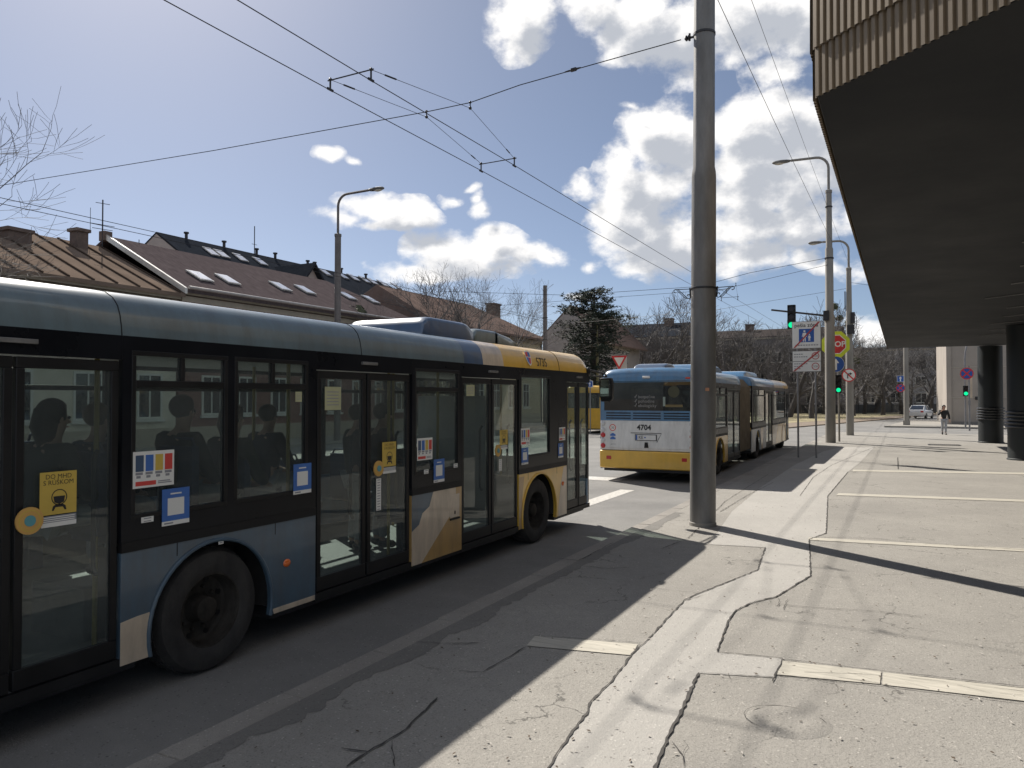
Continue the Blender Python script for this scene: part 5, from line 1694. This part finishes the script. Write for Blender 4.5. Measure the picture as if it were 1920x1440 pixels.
m = MB(); m.tube([(-27.7, 59.9, 7.5), (-27.9, 59.9, 7.0), (-27.9, 59.9, 0)], .06, 8); m.build("downpipe", DARKM, hd_)
he = thing("gable_house", "grey house with a plain pointed gable wall beside the pine", "house")
q0, qa, q1 = on(1, 72, 1030, 620), on(1, 72, 1068, 576), on(1, 72, 1120, 616)
m = MB()
m.prism([(q0.x - .6, 72, 0), (q1.x, 72, 0), (q1.x, 72, q1.z - 1.2), (qa.x, 72, qa.z), (q0.x - .6, 72, q0.z - .4)], (0, 14, 0))
m.build("wall", [WALLG], he, smooth=0)
m = MB()
m.prism([(qa.x, 72.05, qa.z + .05), (q1.x + 1, 72.05, q1.z - 1.6), (q1.x + 1, 72.05, q1.z - 1.45), (qa.x, 72.05, qa.z + .25)], (0, 13.9, 0)); m.prism([(qa.x, 72.05, qa.z + .05), (q0.x - 1, 72.05, q0.z - .8), (q0.x - 1, 72.05, q0.z - .6), (qa.x, 72.05, qa.z + .25)], (0, 13.9, 0))
m.build("roof", [ROOFTL], he, smooth=0)


def block(name, label, x0, y0, x1, y1, h, wall, rows, cols_, roofm, rz=0, mans=0., w=1.3, hh=1.5):
    b = thing(name, label, "building")
    L_ = x1 - x0
    m = MB(); m.box(0, 0, 0, L_, y1 - y0, h, 0); m.box(-.1, -.15, h - .35, L_ + .1, 0, h - .1, 1)
    m.build("wall", [wall, STONE], b, smooth=0)
    m = MB()
    if mans:
        m.prism([(-.2, -.2, h), (-.2, (y1 - y0) / 2, h + mans), (-.2, y1 - y0 + .2, h)], (L_ + .4, 0, 0))
    else:
        m.box(-.2, -.2, h, L_ + .2, y1 - y0, h + .35)
    rf = m.build("roof", [roofm], b, smooth=0)
    chimney(rf, (L_ * .3, (y1 - y0) * .4, h + mans * .7), 1.2, .9, 1.1, CHIM); chimney(rf, (L_ * .74, (y1 - y0) * .4, h + mans * .7), 1.2, .9, 1.1, CHIM)
    first = None
    for r in range(rows):
        for c in range(cols_):
            if first is None:
                q = MB(); q.box(-w / 2, -.07, 0, w / 2, .0, hh, 0); q.box(-w / 2 + .1, -.08, .1, -.05, -.07, hh - .1, 1); q.box(.05, -.08, .1, w / 2 - .1, -.07, hh - .1, 1); q.box(-w / 2 - .1, -.16, -.1, w / 2 + .1, 0, -.01, 0)
                o = first = q.build("window", [FRW, WGL], b, smooth=0)
            else:
                o = first.copy(); COL.objects.link(o); o.parent = b
            o.location = ((c + .5) * L_ / cols_, 0, 1.4 + r * (h - 2.2) / rows)
    b.location = (x0, y0, 0); b.rotation_euler.z = rz
    return b


block("apartment_building", "long grey brown apartment block with shallow dark roof behind the pine", -44, 98.5, -23.4, 112, 10.4, WALLD, 3, 9, ROOFDK, R(1), 2.4)
block("apartment_building", "grey apartment block with low gabled roof between the thick pole and the traffic light", -26.5, 116, -8, 128, 11.2, WALLD, 3, 8, pm("brown_far_roof", (.06, .052, .05), .9, spec=0.), R(-2), 1.6)
block("office_block", "long pale grey flat roofed block far behind the bare trees", -11, 152, 45, 168, 11.0, pm("pale_grey_render", (.30, .295, .30), .9, var=.08), 3, 14, pm("dark_parapet", (.12, .12, .13), .8), R(-2), 0, 1.8, 1.7)
fn = thing("fence", "dark low fence running behind the dry lawn and the trees", "fence")
m = MB()
fpts = [(-23.9, 112.5), (-7.5, 114), (12, 148)]
for (xa, ya), (xb, yb) in zip(fpts, fpts[1:]):
    m.prism([(xa, ya, 0), (xb, yb, 0), (xb, yb, 1.3), (xa, ya, 1.3)], (-.1, .15, 0))
    n_ = int(math.hypot(xb - xa, yb - ya) / 2)
    for k in range(n_):
        x, y = xa + (xb - xa) * k / n_, ya + (yb - ya) * k / n_
        m.box(x - .08, y - .12, 0, x + .08, y + .04, 1.5)
m.build("panel", pm("dark_fence", (.055, .055, .055), .8, var=.3), fn)
fn2 = thing("mesh_fence", "tall thin wire fence with slender posts far behind the white car", "fence")
m = MB()
for k in range(16):
    m.tube([(6 + k * 2.5, 149.5, 0), (6 + k * 2.5, 149.5, 4.0)], .05, 5)
for z in (.3, 2.0, 3.95):
    m.tube([(6, 149.5, z), (43.5, 149.5, z)], .03, 5)
for k in range(150):
    m.tube([(6 + k * .25, 149.5, .3), (6 + k * .25, 149.5, 3.95)], .008, 3, cap=False)
m.build("panel", DARKM, fn2)

# ------------------------------------------------------------------ trees
BARK = pm("grey_bark", (.07, .063, .059), .95, var=.3, scale=6, bump=.6, bscale=18, stretch=(1, 1, .3))
TWIG = pm("twig_bark", (.105, .097, .094), .95, var=.25, scale=4)
PINE = pm("pine_needles", (.024, .036, .022), .8, var=.45, scale=2.5)
MIST = pm("mistletoe", (.055, .065, .028), .8, var=.4, scale=4)


def bare_tree_meshes(seed, h, lv=5, spread=1., lean=0., tmin=.008):
    r = random.Random(seed)
    tm, cm_ = MB(), MB()

    def grow(p, d, ln, rad, l, mb):
        n = 4 if l < 3 else 3
        pts, rr = [p], [rad]
        q, dd = p.copy(), d.copy()
        for i in range(n):
            dd = (dd + Vector((r.gauss(0, .13), r.gauss(0, .13), r.gauss(.03, .09)))).normalized()
            q = q + dd * (ln / n)
            pts.append(q.copy()); rr.append(max(tmin, rad * (1 - .42 * (i + 1) / n)))
        mb.tube(pts, rr, (8, 6, 5, 4, 3, 3, 3)[min(l, 6)], 0, cap=False)
        if l >= lv:
            return
        nc = r.choice((3, 4)) if l else r.choice((4, 5))
        if l >= lv - 1:
            nc = r.choice((4, 5, 6))
        for k in range(nc):
            t = 1.0 if k == 0 else r.uniform(.35 if l else .5, 1)
            f = t * n
            i = min(n - 1, int(f))
            b = pts[i].lerp(pts[i + 1], f - i)
            ax = Vector((r.gauss(0, 1), r.gauss(0, 1), r.gauss(0, .4)))
            ax = (ax - dd * ax.dot(dd)).normalized()
            an = R(r.uniform(10, 22) if k == 0 else r.uniform(28, 62)) * spread
            nd = (dd * math.cos(an) + ax * math.sin(an) + Vector((0, 0, .1))).normalized()
            grow(b, nd, ln * r.uniform(.58, .82), rr[i] * (.75 if k == 0 else r.uniform(.42, .62)), l + 1, cm_)
    d0 = Vector((lean, lean * .4, 1)).normalized()
    grow(Vector((0, 0, -.1)), d0, h * .34, h * .024, 0, tm)
    return tm.mesh("trunk", BARK), cm_.mesh("crown", TWIG)


TREES = [bare_tree_meshes(s, 10, 5, sp, ln, tm_) for s, sp, ln, tm_ in ((1, 1.0, .03, .011), (8, .85, -.05, .011), (15, 1.15, .06, .011), (23, .95, 0, .011))]


FINE_TREES = [bare_tree_meshes(s, 10, 6, sp, ln, .0042) for s, sp, ln in ((31, 1.0, .03), (47, .9, -.04))]


def tree(x, y, h, k, label, rz=0., group=None, name="bare_tree", z=0., fine=False):
    t = thing(name, label, "tree", group)
    for nm, me in zip(("trunk", "crown"), (FINE_TREES if fine else TREES)[k]):
        o = bpy.data.objects.new(nm, me); COL.objects.link(o); o.parent = t
    hm = max(v.co.z for v in (FINE_TREES if fine else TREES)[k][1].vertices)
    t.location = (x, y, z); t.rotation_euler.z = rz; s = h / hm; t.scale = (s * 1.1, s * 1.1, s)
    return t


def tree_px(px, y, h, k, label, rz=0., group=None):
    q = on(1, y, px, 740)
    return tree(q.x, y, h, k, label, rz, group)


def mistletoe(root, pts, s):
    for (x, y, z, r) in pts:
        m = MB(); rr = random.Random(int(x * 100 + z * 10))
        for i in range(90):
            d = Vector((rr.gauss(0, 1), rr.gauss(0, 1), rr.gauss(0, 1))).normalized()
            c = Vector((x, y, z)) + d * r * rr.uniform(.5, 1)
            a = d.orthogonal().normalized() * r * .22; b = d.cross(a).normalized() * r * .22
            m.quad(c - a - b, c + a - b, c + a + b, c - a + b)
        m.build("mistletoe", MIST, root, smooth=0)


tree(-25.8, 5.9, 13.2, 0, "bare tree whose branches reach in at the left edge above the brown roof", .6, fine=True)
t = tree(-25.2, 33.5, 9.9, 1, "bare tree with a dark evergreen tuft rising behind the near bus roof", 2.1)
q = on(0, -25.2, 797, 572); mistletoe(t, [((q.x - t.location.x) / t.scale.x, (q.y - t.location.y) / t.scale.x, q.z / t.scale.x, .75), ((q.x - t.location.x) / t.scale.x + .2, (q.y - t.location.y) / t.scale.x - .3, q.z / t.scale.x - .7, .6)], 1)
t.location.y = q.y
tree(-25.0, 43.8, 11.2, 1, "tall fine bare tree in front of the salmon tiled roof", .4, fine=True)
tree(-25.3, 39.5, 10.0, 0, "thin pale bare tree left of the tall fine one before the salmon roof", 4.0, fine=True)
tree_px(1250, 82, 14.3, 1, "bare tree just left of the thick steel pole", 1.2)
tree_px(1205, 88, 14.6, 0, "slender bare tree between the pine and the thick pole", 3.2)
tree_px(1362, 92, 14, 2, "bare tree just right of the thick steel pole", .2)
vg = "bare trees on the verge beyond the junction"
t = tree_px(1478, 88, 13.4, 3, "knobbly bare tree with mistletoe balls behind the green traffic light", 1.0)
vs_ = sorted((v.co for v in TREES[3][1].vertices), key=lambda c_: -c_.z)
mistletoe(t, [(*vs_[i], r_) for i, r_ in ((60, .3), (900, .26), (2600, .3), (4200, .24), (6500, .28), (9000, .26), (12000, .3))], 1)
for px, y, h, k, rz, lb in ((1425, 98, 11.6, 0, 2.6, "dark bare tree leaning behind the zone sign posts"), (1522, 84, 11.6, 1, .3, "thick trunk bare tree right behind the zone sign"),
                            (1545, 108, 11.6, 2, 1.1, "bare tree behind the stop sign"), (1620, 112, 10.6, 0, 4.4, "bare tree right of the no right turn sign"),
                            (1606, 128, 10.6, 3, 2.2, "small bare tree far behind the no right turn sign"), (1655, 105, 10.6, 2, 5.2, "crooked bare tree left of the pale concrete pole"),
                            (1690, 112, 10.6, 1, 3.3, "bare tree directly behind the pale concrete pole"), (1728, 118, 10.6, 3, .9, "bare tree behind the white car"),
                            (1752, 122, 10.6, 0, 2.0, "bare tree between the white car and the walking person"), (1770, 132, 10.6, 2, 1.9, "bare tree against the corner of the beige concrete block"),
                            (1638, 138, 10.6, 1, 5.9, "bare tree at the fence left of the pale concrete pole"), (1450, 108, 11.6, 2, 3.9, "bare tree left of the traffic light, behind the knobbly one"),
                            (1300, 94, 11.6, 3, 2.9, "bare tree hidden mostly by the thick steel pole"), (1165, 94, 10.5, 2, .7, "bare tree half hidden behind the pine"),
                            (1710, 138, 10.6, 0, 1.4, "far bare tree above the white car roof"), (1580, 126, 10.6, 1, 3.0, "bare tree between the two street lamps"),
                            (1400, 106, 11.6, 1, 5.0, "bare tree above the bellows of the articulated bus"), (1345, 95, 11.6, 0, .1, "bare tree above the articulated bus roof, right of the thick pole"),
                            (1675, 140, 10.6, 3, 4.0, "far bare tree just left of the two discs on the pale pole"), (1500, 110, 11.6, 0, 3.5, "bare tree behind the zone sign board"),
                            (1745, 142, 10.6, 1, .5, "farthest bare tree over the road beyond the white car"), (1230, 96, 11.6, 1, 5.5, "bare tree above the middle of the articulated bus rear"),
                            (1600, 98, 10.6, 2, 2.4, "nearest bare tree behind the shorter street lamp"), (1380, 90, 10.5, 3, 1.7, "low bare tree above the articulated bus pods"),
                            (1640, 120, 10.6, 3, .2, "bare tree midway between the shorter lamp and the pale pole"), (1270, 97, 11.6, 2, 4.6, "bare tree left of the thick pole at roof height of the far block"),
                            (1560, 95, 10.6, 3, 5.1, "bare tree hidden behind the tallest street lamp")):
    tree_px(px, y, h, k, lb, rz, vg)

cn = thing("pine_tree", "dark irregular pine with layered boughs between the grey gable and the bare trees", "tree")
q = on(0, -25.0, 1113, 700)
hp = 11.3
m = MB(); m.tube([(0, 0, 0), (.1, 0, 3), (-.05, .1, 7), (.05, 0, hp)], [.24, .2, .12, .03], 8); m.build("trunk", BARK, cn)
m, w_ = MB(), MB()
rp = random.Random(42)
for lvl in range(34):
    z = 2.2 + (hp - 2.4) * (lvl / 33) ** .95
    rad = (2.6 * (1 - (z / hp)) ** .5 + .5) * rp.uniform(.65, 1.12)
    for b in range(rp.choice((4, 5, 5))):
        a = rp.uniform(0, 2 * PI)
        rl = rad * rp.uniform(.55, 1.1)
        tip = Vector((math.cos(a) * rl, math.sin(a) * rl, z + rl * rp.uniform(-.05, .32)))
        base = Vector((0, 0, z))
        w_.tube([base, base.lerp(tip, .55) - Vector((0, 0, .08)), tip], [.045, .03, .012], 4, cap=False)
        for i in range(int(9 + rl * 13)):
            t_ = 1 - rp.random() ** 1.6 * .75
            c = base.lerp(tip, t_) + Vector((rp.gauss(0, .16), rp.gauss(0, .16), rp.gauss(.05, .12)))
            for k in range(5):
                d = Vector((rp.gauss(0, 1), rp.gauss(0, 1), rp.gauss(.35, .8))).normalized() * rp.uniform(.13, .26)
                s_ = d.orthogonal().normalized() * .028
                m.add([c - s_, c + s_, c + d], [(0, 1, 2)])
w_.build("boughs", BARK, cn); m.build("crown", PINE, cn, smooth=0)
cn.location = (q.x, q.y, 0)
cn.scale = (1.95, 1.95, 1.07)

# ------------------------------------------------------------------ white car
car = thing("parked_car", "white sedan seen from behind on the road right of the pale concrete pole", "car")
CARW = pm("white_car_paint", (.70, .71, .72), .25, var=.03, coat=.8)
st_ = [(-2.2, .45, .75, .78), (-2.15, .32, .92, .84), (-1.6, .26, 1.0, .88), (-.2, .22, .94, .9), (1.0, .22, .93, .9), (1.75, .25, .86, .87), (2.1, .34, .72, .78), (2.18, .42, .6, .7)]
m = MB()
for y, zb, zt, hw in st_:
    for x, z in ((-.92, 0), (-1, .22), (-1, .62), (-.94, .88), (-.8, 1), (.8, 1), (.94, .88), (1, .62), (1, .22), (.92, 0)):
        m.v.append((x * hw, y, zb + (zt - zb) * z))
for i in range(len(st_) - 1):
    for k in range(10):
        m.f.append((i * 10 + k, (i + 1) * 10 + k, (i + 1) * 10 + (k + 1) % 10, i * 10 + (k + 1) % 10)); m.m.append(0)
m.f.append(tuple(range(10))); m.m.append(0); m.f.append(tuple(range(70, 80))[::-1]); m.m.append(0)
body = m.build("body", CARW, car, smooth=50)
m = MB()
cab = [(-1.75, .97, .70), (-1.0, 1.40, .60), (-.2, 1.45, .60), (.35, 1.40, .59), (1.15, .92, .70)]
for i, (y, z, hw) in enumerate(cab):
    m.v += [(-hw, y, z), (hw, y, z), (-.78, y, .93), (.78, y, .93)]
for i in range(4):
    a, b = i * 4, i * 4 + 4
    m.f += [(a, a + 1, b + 1, b)]; m.m += [1 if i in (0, 3) else 0]
    m.f += [(a + 2, a, b, b + 2), (a + 1, a + 3, b + 3, b + 1)]; m.m += [1, 1]
m.build("cabin", [CARW, WGL], car, smooth=30)
m = MB()
for s in (-1, 1):
    for (y, z, hw), (y2, z2, hw2) in ((cab[0], cab[1]), (cab[3], cab[4])):
        m.tube([(s * hw, y, z), (s * hw2, y2, z2)], .04, 6)
    m.tube([(s * .6, -.35, 1.43), (s * .78, -.35, .93)], .04, 6)
m.build("pillars", CARW, car)
for s in (-1, 1):
    for y in (-1.35, 1.3):
        m = MB(); m.lathe([(.2, 0), (.27, .01), (.31, -.03), (.31, -.18), (.2, -.2)][::1], (s * .9, y, .31), 'X', 24, 0) if s > 0 else m.lathe([(.2, 0), (.27, -.01), (.31, .03), (.31, .18), (.2, .2)], (s * .9, y, .31), 'X', 24, 0)
        wh = m.build("wheel", RUBBER, car)
        m = MB(); m.disc((s * .885, y, .31), .2, (s, 0, 0), mi=0, th=.01)
        m.build("rim", GREYM, wh)
    m = MB(); m.box(s * .52, -2.21, .68, s * .78, -2.12, .84); m.build("tail_light", LENS_R, body, bevel=.02)
    m = MB(); m.ball((s * .95, .75, .98), .1, 10, 0, (1, .6, .7)); m.build("mirror", CARW, body)
m = MB(); m.box(-.26, -2.225, .6, .26, -2.2, .71); m.build("licence_plate", SIGNW, body)
car.location = (1.75, 93, 0); car.rotation_euler.z = R(-14)
c2 = copy_tree(car)
q = on(1, 143, 1656, 757)
c2.location = (q.x, 143.5, .1); c2.rotation_euler.z = R(70)
tag(c2, "tiny white car parked far off behind the bare trees at the fence", "car")

# ------------------------------------------------------------------ people
SKIN = pm("skin", (.50, .30, .22), .55, var=.08)
HAIRD = pm("dark_hair", (.02, .014, .01), .5, var=.3, scale=20)
HAIRB = pm("brown_hair", (.09, .05, .025), .5, var=.3, scale=20)
JACK = pm("black_jacket", (.013, .013, .016), .7, var=.3, scale=8, bump=.3, bscale=20)
DENIM = pm("grey_blue_denim", (.33, .345, .37), .85, var=.2, scale=7)
SHOE = pm("dark_shoe", (.03, .026, .024), .6)
COATS = [pm("dark_green_coat", (.03, .035, .03), .8, var=.2), pm("dark_maroon_coat", (.05, .02, .022), .8, var=.2), pm("navy_coat", (.016, .02, .035), .8, var=.2), pm("charcoal_coat", (.025, .025, .027), .8, var=.2)]


def skin_mesh(name, chains, mat, sub=2):
    """chains: lists of (point, radius); the first point of a later chain may repeat an earlier point to join there"""
    idx, vs, rs, es = {}, [], [], []
    def vid(p, r):
        k = tuple(round(c, 4) for c in p)
        if k not in idx:
            idx[k] = len(vs); vs.append(k); rs.append(r)
        return idx[k]
    for ch in chains:
        prev = None
        for p, r in ch:
            i = vid(p, r)
            if prev is not None and prev != i:
                es.append((prev, i))
            prev = i
    me = bpy.data.meshes.new(name)
    me.from_pydata(vs, es, [])
    o = bpy.data.objects.new(name, me); COL.objects.link(o)
    md = o.modifiers.new("skin", 'SKIN')
    md.use_smooth_shade = True
    if not me.skin_vertices:
        me.attributes  # the modifier adds the layer
        bpy.context.view_layer.objects.active = o
    sv = me.skin_vertices[0].data if me.skin_vertices else None
    if sv is None:
        raise RuntimeError("no skin layer")
    for i, r in enumerate(rs):
        sv[i].radius = r if isinstance(r, tuple) else (r, r)
    sv[0].use_root = True
    o.modifiers.new("sub", 'SUBSURF').levels = sub
    dg = bpy.context.evaluated_depsgraph_get()
    out = bpy.data.meshes.new_from_object(o.evaluated_get(dg))
    bpy.data.objects.remove(o)
    out.name = name
    out.materials.clear(); out.materials.append(mat)
    out.polygons.foreach_set('use_smooth', [True] * len(out.polygons))
    return out


def figure(root, J, coat, trousers, hair, headdir=-1, longhair=False):
    """J: joints of the pose; builds one skinned body, with clothing, shoes and hair as its parts"""
    P, C, N_ = J['pelvis'], J['chest'], J['neck']
    H = Vector(J['head'])
    wst = tuple((Vector(P) * .45 + Vector(C) * .55))
    f = Vector(J.get('face', (0, -1, 0)))
    head = [(N_, .055), (tuple(H + Vector((0, 0, -.10))), .062), (tuple(H + f * .015 + Vector((0, 0, -.035))), (.072, .08)), (tuple(H + Vector((0, 0, .035))), (.078, .092)), (tuple(H - f * .01 + Vector((0, 0, .09))), .06)]
    ch = [[(P, .125), (wst, .112), (C, .125), (N_, .055)], head]
    cl = [[(tuple(Vector(P) - Vector((0, 0, .06))), .155), (wst, .15), (C, .155), (tuple(Vector(C).lerp(Vector(N_), .7)), .085)]]
    tr = []
    sh = []
    for s in ('l', 'r'):
        hp_, kn, an, toe = J['hip' + s], J['knee' + s], J['ankle' + s], J['toe' + s]
        ch.append([(P, .125), (hp_, .085), (kn, .058), (an, .038), (toe, .032)])
        tr.append([(tuple(Vector(P) + Vector((0, 0, .03))), .138), (hp_, .098), (kn, .072), (tuple(Vector(an) + (Vector(kn) - Vector(an)) * .08), .062)])
        sh.append((an, toe))
        so_, el, wr = J['sh' + s], J['el' + s], J['wr' + s]
        d = (Vector(wr) - Vector(el)).normalized()
        pl = Vector(wr) + d * .055
        ch.append([(C, .125), (so_, .055), (el, .042), (wr, .027), (tuple(pl), (.036, .02))])
        side = d.orthogonal().normalized(); oth = d.cross(side)
        for i, (off, ln) in enumerate(((-.027, .06), (-.009, .072), (.009, .068), (.027, .054))):
            b = pl + side * off + d * .028
            ch.append([(tuple(pl), .03), (tuple(b), .0095), (tuple(b + d * ln * .5 + oth * .006), .0085), (tuple(b + d * ln * .85 + oth * .022), .007)])
        ch.append([(tuple(pl), .03), (tuple(pl + side * -.038 + d * .0), .011), (tuple(pl + side * -.058 + d * .03 + oth * .012), .009)])
        cl.append([(C, .155), (so_, .082), (el, .068), (tuple(Vector(wr) - d * .02), .05)])
    bm_ = skin_mesh("body", ch, SKIN, 2)
    body_ = bpy.data.objects.new("body", bm_); COL.objects.link(body_); body_.parent = root
    for nm, c_, mt in (("jacket", cl, coat), ("trousers", tr, trousers)):
        o = bpy.data.objects.new(nm, skin_mesh(nm, c_, mt, 1)); COL.objects.link(o); o.parent = root
    m = MB()
    rt = f.cross(Vector((0, 0, 1))).normalized()
    m.ball(H - f * .018 + Vector((0, 0, .045)), .103, 16, 0, (1, 1.04, 1.0))
    m.v = [tuple(Vector(v) if (Vector(v) - H).dot(f) < .045 or v[2] > H.z + .085 else Vector(v) - f * ((Vector(v) - H).dot(f) - .045)) for v in m.v]
    if longhair:
        m.tube([H - f * .05 + Vector((0, 0, .06)), H - f * .075 - Vector((0, 0, .06)), H - f * .06 - Vector((0, 0, .2))], [.085, .09, .05], 10)
    m.build("hair", hair, root, smooth=60)
    m = MB()
    for s in (-1, 1):
        m.ball(H + f * .088 + rt * .032 * s + Vector((0, 0, .005)), .012, 8, 0)
        m.ball(H + rt * .082 * s - f * .0 + Vector((0, 0, -.005)), .024, 8, 1, (.6, .6, 1.2))
    m.tube([H + f * .09 + Vector((0, 0, .01)), H + f * .112 + Vector((0, 0, -.03)), H + f * .092 + Vector((0, 0, -.036))], [.008, .013, .008], 6, 1)
    m.tube([H + f * .088 + rt * .024 + Vector((0, 0, -.062)), H + f * .094 + Vector((0, 0, -.062)), H + f * .088 - rt * .024 + Vector((0, 0, -.062))], .006, 6, 2)
    m.build("face", [INK, SKIN, pm("lips", (.35, .13, .11), .5)], root)
    m = MB()
    for an, toe in sh:
        a, t = Vector(an), Vector(toe)
        m.tube([a + (a - t).normalized() * .05 + Vector((0, 0, -.03)), a + Vector((0, 0, -.02)), a.lerp(t, .6) + Vector((0, 0, -.01)), t, t + (t - a).normalized() * .035], [.03, .052, .048, .042, .02], 10)
    m.build("shoes", SHOE, root, smooth=60)
    return root


walker = thing("person", "person in black jacket and pale jeans walking on the pavement, hand raised to the face", "person")
WJ = dict(pelvis=(0, 0, .90), chest=(0, .01, 1.28), neck=(0, 0, 1.44), head=(0, -.03, 1.585), hipl=(.085, 0, .85), kneel=(.075, -.12, .47), anklel=(.06, -.10, .085), toel=(.07, -.25, .045),
          hipr=(-.085, 0, .85), kneer=(-.07, .04, .46), ankler=(-.05, .22, .15), toer=(-.055, .14, .035),
          shl=(.19, .01, 1.36), ell=(.27, .05, 1.10), wrl=(.29, -.03, .86), shr=(-.19, .01, 1.36), elr=(-.30, -.10, 1.14), wrr=(-.16, -.17, 1.36))
figure(walker, WJ, JACK, DENIM, HAIRD)
m = MB(); m.box(-.13, -.2, 1.44, -.09, -.185, 1.56); m.build("phone", INK, walker)
walker.location = (2.08, 49.1, .12); walker.rotation_euler.z = R(8); walker.scale = (.97, .97, .97)


def sitter(name_label, px, py, X, coat, hair, lh=False, turn=0.):
    """seated traveller: head centre measured on the plane X; facing the way the bus goes (+Y)"""
    p = thing("person", name_label, "person", "passengers in the near bus")
    SJ = dict(pelvis=(0, 0, .10), chest=(0, .02, .48), neck=(0, .04, .645), head=(0, .06, .785), face=(math.sin(turn), math.cos(turn), 0),
              hipl=(.09, .06, .09), kneel=(.1, .46, .08), anklel=(.1, .44, -.34), toel=(.1, .58, -.38), hipr=(-.09, .06, .09), kneer=(-.1, .46, .08), ankler=(-.1, .44, -.34), toer=(-.1, .58, -.38),
              shl=(.19, .02, .56), ell=(.24, .12, .29), wrl=(.12, .33, .19), shr=(-.19, .02, .56), elr=(-.24, .12, .29), wrr=(-.12, .33, .19))
    figure(p, SJ, coat, DENIM, hair, longhair=lh)
    q = on(0, X, px, py)
    p.location = (q.x, q.y, q.z - .785)
    return p


sitter("passenger with bushy dark hair behind the rearmost visible bus window", 86, 785, -5.35, COATS[0], HAIRD, True)
sitter("navy coated passenger right of the bushy haired one in the rear of the bus", 172, 788, -5.8, COATS[2], HAIRB)
sitter("large dark passenger in the first bus window right of the rear door", 333, 772, -5.4, COATS[3], HAIRD)
sitter("passenger in green coat between the two windows ahead of the rear wheel", 428, 785, -5.35, COATS[0], HAIRB, True)
sitter("small passenger deeper inside the window left of the middle door", 497, 782, -6.3, COATS[2], HAIRD)


def stander(label, px, py, X, coat, hair):
    p = thing("person", label, "person", "passengers in the near bus")
    j = dict(WJ); j.update(hipl=(.085, 0, .85), kneel=(.09, -.02, .47), anklel=(.09, .02, .085), toel=(.1, -.12, .045), kneer=(-.09, -.02, .47), ankler=(-.09, .02, .085), toer=(-.1, -.12, .045),
                           elr=(-.26, -.05, 1.1), wrr=(-.2, -.22, 1.0), ell=(.26, -.02, 1.1), wrl=(.22, -.16, .95), face=(0, -1, 0))
    figure(p, j, coat, DENIM, hair)
    q = on(0, X, px, py)
    p.location = (q.x, q.y, .37); p.rotation_euler.z = R(150)
    s = (q.z - .37) / 1.585
    p.scale = (s, s, s)
    return p


stander("standing passenger behind the left leaf of the middle bus door", 668, 780, -5.75, COATS[3], HAIRD)
stander("standing passenger in maroon coat behind the right leaf of the middle bus door", 714, 778, -5.6, COATS[1], HAIRD)
